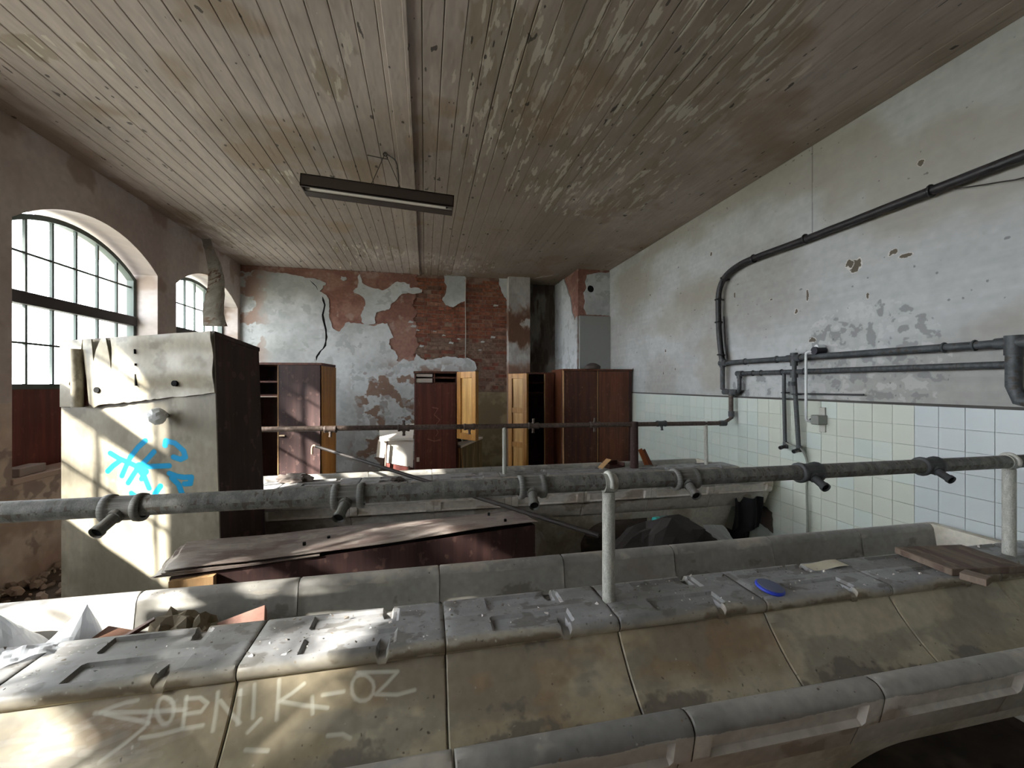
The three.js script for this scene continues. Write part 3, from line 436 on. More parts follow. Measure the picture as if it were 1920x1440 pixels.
{
  const t = thing('water_pipe', 'thick grey tap pipe on white posts running over the nearest trough', 'pipe'), y = 1.264;
  meshOf('pipe', pipePath([[-1.75, y + 0.006, ZN], [2.845, y, ZN]], 0.0275, 0.05, 20), greyPipe, t);
  for (const x of [-1.36, -0.796, -0.224, 0.341, 0.901, 1.426, 2.019]) coupling(t, x, y, ZN, 0.0275, x > 1.2 ? darkPipe : greyPipe, [-0.15, -0.45, 1], 0.095);
  for (const x of [-1.3, 0.612, 2.47]) {
    const p = meshOf('post', [cyl([x, 0.86, ZN], [x, y - 0.03, ZN], 0.0215, 0.0215, 20), new THREE.TorusGeometry(0.032, 0.009, 8, 20, Math.PI * 1.1).rotateY(Math.PI / 2).translate(x, y, ZN)], whitePost, t);
    meshOf('saddle', cyl([x - 0.022, y, ZN], [x + 0.022, y, ZN], 0.0315, 0.0315, 20), whitePost, p);
  }
}
{
  const t = thing('water_pipe', 'thin brown tap pipe over the farther trough, joined to the right wall', 'pipe'), y = 1.258, z = ZT - 0.02;
  meshOf('pipe', pipePath([[-1.5, y + 0.012, z], [2.78, y - 0.02, z], [2.78, 1.5, z - 0.005]], 0.0195, 0.06, 16), brownPipe, t);
  meshOf('pipe_collar', cyl([2.66, y - 0.02, z], [2.72, y - 0.02, z], 0.026), darkPipe, t); meshOf('pipe_collar', cyl([2.78, y + 0.04, z], [2.78, y + 0.09, z], 0.026), darkPipe, t);
  [[-0.699, [0, -1, 0.25]], [-0.163, [0, 1, 0.1], 1], [0.35, [0, -1, 0.2]], [0.884, [0, 1, 0.1], 1], [1.429, [0, 1, 0.1], 1], [2.063, [0, -1, 0.2]]].forEach(([x, d, b]) => coupling(t, x, y - 0.004 * (x + 0.7), z, 0.0195, x > 1.9 ? darkPipe : brownPipe, d, 0.06, b));
  for (const x of [0.637, 2.51]) meshOf('post', cyl([x, 0.86, z + 0.01], [x, y, z], 0.0165, 0.0165, 16), whitePost, t);
  const p = meshOf('post', cyl([1.80, 0.86, z], [1.80, y + 0.01, z], 0.036, 0.033, 14), std({ map: purpleWood, roughness: 0.8 }), t); p.userData.label = 'dark thick wooden post';
}

// ---------------------------------------------------------------- tall wardrobe seen from behind
const paint = (ctx, w, h, strokes, x0, x1, y0, y1, colour, width) => { ctx.setTransform(w / (x1 - x0), 0, 0, -h / (y1 - y0), -x0 * w / (x1 - x0), h + y0 * h / (y1 - y0)); ctx.lineCap = ctx.lineJoin = 'round'; for (const q of strokes) { ctx.strokeStyle = colour; ctx.lineWidth = width; ctx.beginPath(); q.forEach(([x, y], i) => (i ? ctx.lineTo(x, y) : ctx.moveTo(x, y))); ctx.stroke(); } };
const board = (a, b, seed) => (u, v) => { const n = fbm(u * 3 + seed, v * 5, 5), f = fbm(u * 60 + seed, v * 60, 3), st = fbm(u * 30 + seed, v * 2.5, 3); let c = mixc(a, b, sm(0.36, 0.64, n)); c = mixc(c, mulc(b, 0.78), 0.5 * sm(0.56, 0.66, fbm(u * 6 + 9, v * 9 + seed, 5))); return mulc(c, 0.93 + 0.1 * (f - 0.5) + 0.08 * (st - 0.5)); };
{
  const TL = [-1.861, 1.824, -2.62], TR = [-1.064, 1.87, -2.42], BR = [-0.977, 1.815, -2.77], bl = [-1.861, FLOOR, -2.62], br = [-1.022, FLOOR, -2.42], bb = [-0.925, FLOOR, -2.77], TB = [-1.80, 1.772, -2.84], bw = [-1.80, FLOOR, -2.84];
  const t = thing('wardrobe', 'tall brown wardrobe seen from its pale torn back, with blue spray-painted letters', 'wardrobe');
  const inward = (p, k) => { const c = [-1.42, 1, -2.7]; return p.map((v, i) => v + (i === 1 ? 0 : (c[i] - v) * k)); };
  meshOf('carcass', hexa([bl, br, bb, bw, TL, TR, BR, TB].map((p) => inward(p, 0.012))), std({ map: purpleWood, roughness: 0.6 }), t);
  meshOf('top_board', hexa([TL, TR, BR, TB].map((p) => [p[0], p[1] - 0.018, p[2]]).concat([TL, TR, BR, TB].map((p) => [p[0], p[1] + 0.004, p[2]]))), std({ map: purpleWood, roughness: 0.6 }), t);
  const n = V(TR).sub(V(TL)).setY(0).cross(new THREE.Vector3(0, 1, 0)).normalize();   // away from the back panel, towards the room
  const at = (a, y, out) => { const k = (y - FLOOR) / (1.85 - FLOOR), r = [br[0] + (TR[0] - br[0]) * k, 0, -2.42]; return [bl[0] + (r[0] - bl[0]) * a + n.x * out, y + 0, -2.62 + 0.2 * a + n.z * out]; };
  const topY = (a) => 1.824 + 0.046 * a;
  const panel = (name, pts, o0, o1, mat, uvf, parent = t, bulge) => {   // an outline in (across, height), given its thickness along the panel's normal
    const sh = shapeOf(pts); let g = extr(sh, 1); if (bulge) g = new TessellateModifier(0.045, 8).modify(g); const p = g.attributes.position;
    setUV(g, (a, y) => uvf(a, y));
    for (let i = 0; i < p.count; i++) { const a = p.getX(i), y = p.getY(i), q = at(a, y, o0 + (o1 - o0) * p.getZ(i) + (bulge ? bulge(a, y) : 0)); p.setXYZ(i, ...q); }
    if (bulge) { for (const k of Object.keys(g.attributes)) if (k !== 'position' && k !== 'uv') g.deleteAttribute(k); g = mergeVertices(g, 1e-4); g = toCreasedNormals(g, 0.8); } else g.computeVertexNormals(); return meshOf(name, g, mat, parent);
  };
  const backTex = tex(1024, 1024, board([176, 168, 148], [142, 134, 116], 5), (ctx, w, h) => { for (const [k, c] of [[0.030, 'rgba(20,140,190,0.5)'], [0.024, 'rgba(14,152,205,0.95)']]) paint(ctx, w, h, GRAF.map((q) => q.map(([a, y]) => [a * 0.8, y])), 0, 0.8, 0.22, 1.87, c, k); });
  panel('back_panel', [[0, FLOOR], [1, FLOOR], [1, 1.866], [0, 1.822]], 0, 0.008, std({ map: backTex, roughness: 0.42 }), (a, y) => [a, (y - 0.22) / 1.65]);
  const sheetTex = tex(512, 512, board([186, 178, 156], [158, 148, 126], 15));
  const sheetMat = std({ map: sheetTex, roughness: 0.38 });
  const lower = ragged([[1.004, 1.555], [0.9, 1.545], [0.825, 1.537], [0.68, 1.528], [0.54, 1.514], [0.4, 1.502], [0.263, 1.489], [0.235, 1.476]], 0.004, 0.03, 61, false);
  const tear = [[0.19, 1.62], [0.178, 1.70], [0.17, topY(0.17) - 0.03], [0.172, topY(0.17)], [0.225, topY(0.22)], [0.24, topY(0.24) - 0.12], [0.255, topY(0.25) - 0.06], [0.285, topY(0.28)], [0.315, topY(0.31)], [0.33, topY(0.33) - 0.07], [0.35, topY(0.35) - 0.17], [0.352, topY(0.35) - 0.05], [0.345, topY(0.34)]];
  panel('torn_sheet', [...tear, [1.0, topY(1)], ...lower, [0.2, 1.5]], 0.009, 0.016, sheetMat, (a, y) => [a, y / 1.2], t, (a, y) => 0.010 + 0.007 * Math.sin(y * 34 + a * 3 + 1.2 * Math.sin(a * 5)) * sm(0.2, 0.75, a) + 0.003 * Math.sin(a * 21 + y * 9));
  panel('torn_sheet', [[0, 1.48], [0.10, 1.482], [0.085, 1.56], [0.06, 1.60], [0.10, 1.68], [0.14, 1.77], [0.15, topY(0.15)], [0, topY(0)]], 0.009, 0.015, sheetMat, (a, y) => [a + 0.3, y / 1.2]);
  // flap of torn board hanging by its edge
  const fl = new THREE.CylinderGeometry(0.03, 0.026, 0.3, 14, 6, true, 0, Math.PI * 1.15), fp = fl.attributes.position; for (let i = 0; i < fp.count; i++) { const y = fp.getY(i); fp.setX(i, fp.getX(i) * (1 - Math.max(0, y) * 2.2)); }
  fl.computeVertexNormals(); fl.rotateY(-0.5); fl.translate(...at(0.135, 1.63, 0.03)); meshOf('torn_flap', fl, sheetMat, t);
  panel('torn_edge', ragged([[0.10, 1.49], [0.18, 1.485], [0.185, 1.6], [0.17, 1.78], [0.14, 1.72], [0.09, 1.62]], 0.004, 0.03, 63), 0.009, 0.012, std({ map: darkWood, color: 0xd0b090, roughness: 0.9 }), (a, y) => [a, y]);
  for (const [a, y] of [[0.263, 1.569], [0.762, 1.603]]) { meshOf('peg_hole_shade', cyl(at(a, y, 0.005), at(a, y, 0.034), 0.015, 0.015, 16), holeShade, t); }  // raised black discs, coloured as the shade inside peg holes
  for (const [a, y, l] of [[0.515, 1.621, 0.03], [0.512, 1.767, 0.012], [0.515, 1.70, 0.006]]) meshOf('slot', hexa([[-0.0025, -l, 0], [0.0025, -l, 0], [0.0025, -l, -0.02], [-0.0025, -l, -0.02], [-0.0025, l, 0], [0.0025, l, 0], [0.0025, l, -0.02], [-0.0025, l, -0.02]].map(([dx, dy, dz]) => { const q = at(a, y + dy, 0.034 + dz); q[0] += dx; return q; })), holeShade, t);  // raised black slivers, coloured as the shade inside narrow slots
  const kn = mergeVertices(new THREE.IcosahedronGeometry(0.036, 2).deleteAttribute('uv').deleteAttribute('normal')), kp = kn.attributes.position, kr = rng(9); for (let i = 0; i < kp.count; i++) { const k = 1.0 + 0.26 * kr(); kp.setXYZ(i, kp.getX(i) * k, kp.getY(i) * k, kp.getZ(i) * k); } const kf = kn.toNonIndexed(); kf.computeVertexNormals(); kf.translate(...at(0.691, 1.438, 0.07));
  const knob = meshOf('crumpled_knob', kf, flat(0xdedfdc, 0.5), t); knob.userData.label = 'white crumpled knob'; meshOf('stem', cyl(at(0.691, 1.438, 0.0), at(0.691, 1.438, 0.06), 0.012), flat(0x8a8478), knob);
}
// ---------------------------------------------------------------- wardrobe lying on its side
{
  const A = [-1.124, 0.752, -2.094], B = [-1.16, 0.782, -2.385], C = [0.646, 0.79, -2.345], D = [0.632, 0.732, -2.76], dn = (p) => [p[0], FLOOR, p[2]];
  const t = thing('wardrobe', 'fallen brown wardrobe lying on its side behind the nearest trough', 'wardrobe');
  const k = (p, q, f) => p.map((v, i) => v + (q[i] - v) * f), c = [-0.25, 0.5, -2.4], inn = (p) => [p[0] + (c[0] - p[0]) * 0.02, p[1] - 0.012, p[2] + (c[2] - p[2]) * 0.05];
  meshOf('carcass', hexa([dn(A), dn(C), dn(D), dn(B)].map((p) => [p[0] + (c[0] - p[0]) * 0.02, p[1], p[2] + (c[2] - p[2]) * 0.05]).concat([A, C, D, B].map(inn))), std({ map: purpleWood, roughness: 0.6 }), t);
  // bowed veneer sheet on top, its left end split into thin layers
  for (let s = 0; s < 4; s++) {
    const P = [], U = [], I = [], nu = 30, nv = 6, off = s * 0.006, r = rng(70 + s);
    for (const lift of [0, 0.004]) for (let j = 0; j <= nv; j++) { const jag = (r() - 0.5) * 0.03 + (s ? -0.012 * s : 0); for (let i = 0; i <= nu; i++) {
      const u0 = i / nu, u = (s ? u0 * 0.35 : u0), v = j / nv, q = k(k(A, C, u), k(B, D, u), v), end = sm(0.25, 0, u);
      P.push(q[0] + (u0 === 0 ? jag : 0), q[1] + 0.002 + lift + (s ? -0.003 - off * 0.2 : 0.012 * Math.sin(u * 3.1) + 0.006 * Math.sin(v * 5 + u * 9)) + end * (0.024 - off * 1.0), q[2]); U.push(u, v);
    } }
    const n = (nu + 1) * (nv + 1); for (let j = 0; j < nv; j++) for (let i = 0; i < nu; i++) { const a = j * (nu + 1) + i, b = a + nu + 1; I.push(a + n, a + 1 + n, b + n, b + n, a + 1 + n, b + 1 + n, a, b, a + 1, b, b + 1, a + 1); }
    const edge = (a, b) => I.push(a, b, a + n, b, b + n, a + n); for (let i = 0; i < nu; i++) { edge(i, i + 1); edge(nv * (nu + 1) + i, nv * (nu + 1) + i + 1); } for (let j = 0; j < nv; j++) { edge(j * (nu + 1), (j + 1) * (nu + 1)); edge(j * (nu + 1) + nu, (j + 1) * (nu + 1) + nu); }
    const g = new THREE.BufferGeometry(); g.setAttribute('position', new THREE.Float32BufferAttribute(P, 3)); g.setAttribute('uv', new THREE.Float32BufferAttribute(U, 2)); g.setIndex(I);
    meshOf('veneer_sheet', toCreasedNormals(g, 0.6), std({ map: greyTop, roughness: 0.42 }), t);
  }
  meshOf('end_board', hexa([[-1.098, 0.3, -2.086], [-0.93, 0.3, -2.1], [-0.93, 0.3, -2.13], [-1.098, 0.3, -2.12], [-1.098, 0.735, -2.086], [-0.93, 0.738, -2.1], [-0.93, 0.738, -2.13], [-1.098, 0.735, -2.12]]), std({ map: paleWood, roughness: 0.7 }), t);
  for (const [u, v] of [[0.36, 0.55], [0.9, 0.25], [0.87, 0.85], [0.3, 0.4]]) { const q = k(k(A, C, u), k(B, D, u), v); meshOf('screw_hole_shade', cyl([q[0], q[1] + 0.004, q[2]], [q[0], q[1] + 0.026, q[2]], 0.008, 0.008, 10), holeShade, t); }  // black discs painted as the shade inside screw holes
}

// ---------------------------------------------------------------- wardrobes along the back
const mDark = std({ map: darkWood, roughness: 0.55 }), mRed = std({ map: redWood, roughness: 0.5 }), mPurple = std({ map: purpleWood, roughness: 0.55 }), mYellow = std({ map: yellowWood, roughness: 0.5 }), mPale = std({ map: paleWood, roughness: 0.6 }), mPanel = std({ map: woodTex([222, 174, 98], [200, 148, 72], 35, 256, 256, 0.1), roughness: 0.5 });
function door(t, w, h, y0, hinge, x, z, open, outer, inner, panels) {   // hinge +1: hung on its right side; open in degrees
  const g = new THREE.Group(); g.name = 'door'; g.position.set(x, 0, z); g.rotation.y = hinge * open * Math.PI / 180; t.add(g);
  const a = hinge > 0 ? -w : 0, b = hinge > 0 ? 0 : w;
  meshOf('leaf', box(a + 0.003, b - 0.003, y0, y0 + h, -0.008, 0.012, 0.003), outer, g);
  if (inner) {   // framed inner side with recessed panels
    const st = 0.07, n = panels || 3, ph = (h - st * (n + 1)) / n;
    meshOf('stile', [box(a + 0.003, a + st, y0, y0 + h, -0.03, -0.008, 0.003), box(b - st, b - 0.003, y0, y0 + h, -0.03, -0.008, 0.003)], inner, g);
    for (let i = 0; i <= n; i++) meshOf('rail', box(a + st, b - st, y0 + i * (ph + st), y0 + i * (ph + st) + st, -0.029, -0.008, 0.003), inner, g);
    for (let i = 0; i < n; i++) meshOf('door_panel', box(a + st, b - st, y0 + st + i * (ph + st), y0 + (i + 1) * (ph + st), -0.012, -0.008), mPanel, g);
  }
  return g;
}
function carcass(t, w, h, d, side, inside, shelves = []) {
  const k = 0.02, y = FLOOR;
  meshOf('side_panel', box(0, k, y, y + h, -d, 0, 0.002), side, t); meshOf('side_panel', box(w - k, w, y, y + h, -d, 0, 0.002), side, t);
  meshOf('top_panel', box(-0.008, w + 0.008, y + h - 0.024, y + h, -d, 0.014, 0.003), side, t); meshOf('bottom_panel', box(k, w - k, y + 0.06, y + 0.08, -d, 0), side, t); meshOf('back_panel', box(k, w - k, y, y + h, -d, -d + 0.012), inside, t);
  meshOf('plinth', box(k, w - k, y, y + 0.06, -0.03, -0.012), side, t);
  for (const [x0, x1, sy] of shelves) meshOf('shelf', box(x0, x1, sy, sy + 0.018, -d + 0.012, -0.012), side, t);
}
{ // left one: left door gone
  const t = thing('wardrobe', 'dark brown wardrobe with open shelves, beside the peeling wall and the tall torn wardrobe', 'wardrobe', [-1.905, 0, -4.75], [0, -0.07, 0]), w = 0.84, h = 1.602;
  carcass(t, w, h, 0.5, std({ map: redWood, color: 0xd8c0a0, roughness: 0.55 }), mPurple, [[0.02, 0.42, 1.615], [0.02, 0.42, 1.47]]);
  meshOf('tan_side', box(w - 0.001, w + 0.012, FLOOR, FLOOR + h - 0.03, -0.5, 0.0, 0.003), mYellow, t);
  meshOf('divider', box(0.41, 0.43, FLOOR, FLOOR + h - 0.02, -0.48, -0.002), mPale, t);
  const d = door(t, 0.41, h - 0.09, FLOOR + 0.065, 1, 0.836, 0.004, 3, mPurple); meshOf('edge_strip', box(-0.413, -0.405, FLOOR + 0.065, FLOOR + h - 0.03, -0.012, 0.016), mPale, d); meshOf('handle', box(-0.395, -0.34, 1.06, 1.075, 0.012, 0.03, 0.004), flat(0xb9a58c, 0.4), d);
  meshOf('paper_on_shelf', box(0.2, 0.40, 1.465, 1.472, -0.2, -0.004), flat(0xc9bcae), t);
}
{ // middle one
  const t = thing('wardrobe', 'small red-brown wardrobe with scratched door, open top shelf and swung yellow door', 'wardrobe', [-0.118, 0, -4.75]), w = 0.482, h = 1.523;
  carcass(t, w, h, 0.45, mDark, mPurple, [[0.02, 0.46, 1.60], [0.02, 0.46, 1.662]]);
  meshOf('divider', box(0.215, 0.23, 1.60, 1.72, -0.44, -0.004), mDark, t);
  meshOf('pale_slip', box(0.012, 0.20, 1.612, 1.712, -0.02, -0.012), flat(0xb2a79c, 0.8), t);
  const sc = woodTex([104, 52, 40], [82, 38, 29], 61, 512, 1024, 0.25, (ctx, w2, h2) => paint(ctx, w2, h2, [[[0.42, 0.80], [0.56, 0.79], [0.46, 0.74], [0.6, 0.70], [0.5, 0.66]], [[0.32, 0.64], [0.5, 0.63], [0.56, 0.60], [0.5, 0.57]], [[0.3, 0.55], [0.46, 0.53], [0.6, 0.54]]], 0, 1, 0, 1, 'rgba(190,150,130,0.4)', 0.008));
  const d = door(t, 0.455, 1.36, FLOOR + 0.02, 1, 0.462, 0.02, 0, std({ map: sc, roughness: 0.5 })); setUV(d.children[0].geometry, (x, y) => [(x + 0.455) / 0.455, (y - FLOOR) / 1.4]);
  meshOf('lock', box(-0.435, -0.405, 0.74, 0.79, 0.012, 0.02, 0.003), flat(0xc9bfae, 0.4), d);
  door(t, 0.34, 0.745, 0.99, 1, 0.49, 0.035, 122, mYellow, mYellow, 1);
}
{ // right row
  const t = thing('wardrobe', 'wardrobe with a swung-out yellow panelled door, right of the brick wall', 'wardrobe', [1.405, 0, -5.72]), w = 0.405, h = 1.545;
  carcass(t, w, h, 0.48, mDark, mPurple, [[0.02, 0.3, 1.61], [0.02, 0.3, 1.46]]);
  door(t, 0.33, h - 0.05, FLOOR + 0.03, -1, -0.026, 0.2, 230, mYellow, mYellow, 3);
  const d = door(t, 0.14, h - 0.05, FLOOR + 0.03, 1, 0.403, 0.015, 0, mRed); meshOf('edge_strip', box(-0.146, -0.138, FLOOR + 0.03, FLOOR + h - 0.02, -0.014, 0.014), mPale, d);
}
{
  const t = thing('wardrobe', 'wide two-door brown wardrobe in the corner by the right wall', 'wardrobe', [1.825, 0, -5.35]), w = 1.0, h = 1.585;
  carcass(t, w, h, 0.5, mRed, mPurple);
  meshOf('edge_strip', box(-0.004, 0.008, FLOOR, FLOOR + h - 0.02, -0.02, 0.012), mPale, t);
  const d1 = door(t, 0.47, h - 0.06, FLOOR + 0.03, -1, 0.012, 0.004, 0, mDark); meshOf('edge_strip', box(0.47, 0.482, FLOOR + 0.03, FLOOR + h - 0.02, -0.01, 0.018), mPale, d1); meshOf('keyhole', box(0.25, 0.256, 1.55, 1.562, 0.01, 0.015), flat(0x9b8f80), d1);
  door(t, 0.455, h - 0.06, FLOOR + 0.03, 1, 0.955, 0.004, 2, mRed); meshOf('end_stile', box(0.955, 1.0, FLOOR, FLOOR + h - 0.02, -0.01, 0.006), mPurple, t);
}
solo('rubble_lump', 'dark rubble lump on top of the corner wardrobe', 'rubble', (() => { const g = mergeVertices(new THREE.IcosahedronGeometry(0.1, 2)), p = g.attributes.position, r = rng(4); for (let i = 0; i < p.count; i++) p.setXYZ(i, p.getX(i) * (0.9 + 0.3 * r()), Math.max(-0.03, p.getY(i)) * 0.7, p.getZ(i) * (0.9 + 0.3 * r())); g.computeVertexNormals(); return g; })(), flat(0x4a423e, 0.95), null, [2.33, 1.83, -5.55]);

// white table and small cabinet between the wardrobes
{
  const t = thing('side_table', 'white table tipped against the wall in full sunlight, left of the scratched door', 'table'), wm = flat(0xe9e4da, 0.5);
  meshOf('table_top', hexa([[-0.50, 0.955, -4.88], [-0.135, 0.965, -4.85], [-0.135, 1.075, -5.42], [-0.56, 1.04, -5.42], [-0.50, 0.98, -4.88], [-0.135, 0.99, -4.85], [-0.135, 1.10, -5.42], [-0.56, 1.065, -5.42]]), wm, t);
  meshOf('front_board', hexa([[-0.44, 0.71, -4.92], [-0.135, 0.64, -4.90], [-0.135, 0.64, -4.93], [-0.44, 0.71, -4.95], [-0.41, 0.955, -4.92], [-0.135, 0.965, -4.90], [-0.135, 0.965, -4.93], [-0.41, 0.955, -4.95]]), wm, t);
  meshOf('apron', hexa([[-0.46, FLOOR + 0.3, -4.93], [-0.135, FLOOR + 0.3, -4.91], [-0.135, FLOOR + 0.3, -5.4], [-0.46, FLOOR + 0.3, -5.4], [-0.445, 0.71, -4.93], [-0.135, 0.64, -4.91], [-0.135, 0.64, -5.4], [-0.445, 0.71, -5.4]]), std({ map: woodTex([120, 62, 54], [98, 46, 40], 71, 256, 256, 0.1), roughness: 0.6 }), t);
  meshOf('side_board', hexa([[-0.55, 0.76, -5.0], [-0.46, 0.76, -4.94], [-0.46, 0.76, -4.97], [-0.55, 0.76, -5.03], [-0.53, 0.955, -5.0], [-0.43, 0.955, -4.94], [-0.43, 0.955, -4.97], [-0.53, 0.955, -5.03]]), wm, t);
  meshOf('table_leg', cyl([-0.46, FLOOR, -4.9], [-0.425, 0.93, -4.89], 0.010), flat(0x6a5a50), t); meshOf('table_leg', cyl([-0.2, FLOOR, -4.9], [-0.18, 0.66, -4.89], 0.010), flat(0x6a5a50), t);
  meshOf('table_leg', cyl([-0.5, FLOOR, -5.38], [-0.5, 1.03, -5.38], 0.012), flat(0x6a5a50), t);
}
{
  const t = thing('cabinet', 'low olive cabinet with a littered white top, right of the scratched door', 'cabinet'), top = [[0.405, -4.80], [0.755, -5.55], [0.40, -5.60], [0.335, -5.22]].map(([x, z]) => [x, z]);
  const ring = (y, k) => top.map(([x, z]) => [0.5 + (x - 0.5) * k, y, -5.3 + (z + 5.3) * k]);
  meshOf('carcass', hexa([...ring(FLOOR, 0.96), ...ring(0.865, 0.96)]), std({ map: tex(256, 256, (u, v) => { const n = fbm(u * 14, v * 2, 4); let c = mixc([112, 100, 70], [92, 80, 54], sm(0.3, 0.7, n)); return mixc(c, [168, 158, 134], 0.6 * sm(0.62, 0.68, fbm(u * 26 + 4, v * 2.4, 4))); }), roughness: 0.7 }), t);
  meshOf('cabinet_top', hexa([...ring(0.866, 1.02), ...ring(0.89, 1.02)]), flat(0xd9d4ca, 0.5), t);
  meshOf('end_board', hexa([[0.33, FLOOR, -4.86], [0.385, FLOOR, -4.79], [0.40, FLOOR, -4.83], [0.345, FLOOR, -4.9], [0.33, 0.862, -4.86], [0.385, 0.862, -4.79], [0.40, 0.862, -4.83], [0.345, 0.862, -4.9]]), std({ map: paleWood, color: 0xf2e6d0, roughness: 0.6 }), t);
  meshOf('brace', hexa([[0.425, 0.5, -4.80], [0.44, 0.5, -4.80], [0.44, 0.5, -4.82], [0.425, 0.5, -4.82], [0.40, 0.86, -4.80], [0.414, 0.86, -4.80], [0.414, 0.86, -4.82], [0.40, 0.86, -4.82]]), mPale, t);
}
function crumple(seed, sx, sy, sz, amp, detail = 3, flatBottom = true) {
  const g = mergeVertices(new THREE.IcosahedronGeometry(1, detail).deleteAttribute('uv').deleteAttribute('normal')), p = g.attributes.position;
  for (let i = 0; i < p.count; i++) { const x = p.getX(i), y = p.getY(i), z = p.getZ(i), n = fbm(x * 2.1 + seed * 3.7 + 20, y * 2.1 + z * 1.7 + seed + 20, 3), k = 1 + amp * 2 * (n - 0.5) + amp * 0.5 * (Math.abs(fbm(x * 5 + seed + 40, z * 5 + y * 4 + 40, 2) - 0.5) * 4 - 0.5); p.setXYZ(i, x * k * sx, (flatBottom ? Math.max(y, -0.25) : y) * k * sy, z * k * sz); }
  const q = g.toNonIndexed(); q.computeVertexNormals(); return boxUV(q, 6);
}
solo('rag', 'black crumpled rag on the low olive cabinet', 'rag', crumple(3, 0.04, 0.03, 0.05, 0.5, 2), flat(0x1e1c1b), null, [0.40, 0.897, -5.2]);
solo('bowl', 'small white bowl on the low olive cabinet', 'bowl', new THREE.LatheGeometry([[0, 0], [0.03, 0], [0.05, 0.03], [0.055, 0.05], [0.05, 0.05], [0.045, 0.032], [0.026, 0.008], [0, 0.006]].map((q) => new THREE.Vector2(...q)), 20), flat(0xcfccc4, 0.35), null, [0.49, 0.89, -5.2]);
solo('rubble_lump', 'grey rubble bits on the low olive cabinet beside the bowl', 'rubble', crumple(6, 0.06, 0.02, 0.05, 0.6, 2), flat(0x55504a), null, [0.55, 0.893, -5.32]);

// ---------------------------------------------------------------- hanging lamp
{
  const t = thing('fluorescent_lamp', 'dark brown fluorescent lamp box hanging from the board ceiling', 'lamp', [-0.348, 3.075, -3.48], [0, 0.0, -0.055]), L = 0.575, m = flat(0x3a2f29, 0.6), wht = flat(0xcfc8bc, 0.5);
  meshOf('housing', [box(-L, L, 0.072, 0.08, -0.095, 0.095), box(-L, L, -0.012, 0.08, 0.087, 0.095), box(-L, L, -0.012, 0.08, -0.095, -0.087), box(-L, -L + 0.008, -0.012, 0.08, -0.095, 0.095), box(L - 0.008, L, -0.012, 0.08, -0.095, 0.095), box(-L, L, -0.012, -0.004, -0.095, 0.0), box(-L, L, -0.012, -0.004, 0.073, 0.095)], m, t);
  meshOf('reflector', [box(-L + 0.01, L - 0.01, 0.05, 0.056, -0.085, 0.085), box(-L + 0.01, L - 0.01, -0.004, 0.056, -0.004, 0.0)], wht, t);
  meshOf('tube', cyl([-L + 0.06, 0.008, 0.038], [L - 0.06, 0.008, 0.038], 0.02, 0.02, 18), flat(0xdcd6cb, 0.3), t);
  for (const s of [-1, 1]) meshOf('socket', box(s * (L - 0.06) - 0.014, s * (L - 0.06) + 0.014, -0.004, 0.05, 0.018, 0.058, 0.004), flat(0x2a2522), t);
  const hook = [0.03, 0.31, 0.135]; for (const [x, z] of [[-0.09, 0.02], [0.17, 0.02]]) meshOf('hanging_wire', tube([hook, [(hook[0] + x) / 2, 0.19, 0.075], [x, 0.068, z]], 0.0025, 10, 6), ironMat, t);
  meshOf('hook', [new THREE.TorusGeometry(0.014, 0.004, 6, 14).translate(hook[0], 0.30, hook[2]), cyl([hook[0], 0.31, hook[2]], [hook[0], 0.325, hook[2]], 0.006)], ironMat, t);
  meshOf('flex', tube([[0.05, 0.30, 0.135], [0.11, 0.26, 0.14], [0.13, 0.2, 0.1], [0.14, 0.07, 0.02]], 0.004, 20, 6), ironMat, t);
  meshOf('cross_rod', cyl([-0.10, 0.27, 0.14], [0.05, 0.265, 0.135], 0.003), ironMat, t);
}

// ---------------------------------------------------------------- pipes on the right wall
const PX = 2.79;
function clampRing(t, p, dir, r, mat = darkPipe) { const g = new THREE.TorusGeometry(r * 1.12, r * 0.28, 8, 16); g.applyQuaternion(new THREE.Quaternion().setFromUnitVectors(new THREE.Vector3(0, 0, 1), V(dir).normalize())); g.translate(...p); const o = meshOf('clamp', g, mat, t); meshOf('clamp_stem', cyl(p, [XR - 0.002, p[1], p[2]], r * 0.3), mat, o); }
{
  const t = thing('heating_pipe', 'thick black pipe sweeping along the right wall and bending down', 'pipe'), r = 0.0265;
  meshOf('pipe', tube([[PX, 2.70, 2.5], [PX, 2.692, 0.5], [PX, 2.69, -1.0], [PX, 2.688, -1.81], [PX, 2.684, -2.6], [PX, 2.69, -3.05], [PX, 2.68, -3.27], [PX, 2.62, -3.45], [PX, 2.50, -3.535], [PX, 2.3, -3.545], [PX, 2.05, -3.53], [PX, 1.80, -3.49]], r, 140, 14, 0.5), blackPipe, t);
  for (const z of [-0.9, -1.81, -2.6, -3.1]) clampRing(t, [PX, 2.688, z], [0, 0, 1], r, blackPipe);
  clampRing(t, [PX, 2.6, -3.47], [0, 0.6, 0.5], r, blackPipe); clampRing(t, [PX, 2.42, -3.545], [0, 1, 0], r, blackPipe); clampRing(t, [PX, 2.2, -3.545], [0, 1, 0], r, blackPipe); clampRing(t, [PX, 1.88, -3.505], [0, 1, 0.1], r * 1.1, blackPipe);
  meshOf('companion_pipe', tube([[PX + 0.02, 2.25, -3.50], [PX + 0.02, 2.0, -3.485], [PX + 0.02, 1.80, -3.45]], 0.009, 16, 8), blackPipe, t);
}
solo('wire', 'thin slack wire under the black pipe on the right wall', 'wire', tube([[PX + 0.03, 2.66, -1.72], [PX + 0.03, 2.615, -1.55], [PX + 0.03, 2.59, -1.4], [PX + 0.03, 2.60, -0.9]], 0.0035, 24, 6), ironMat);
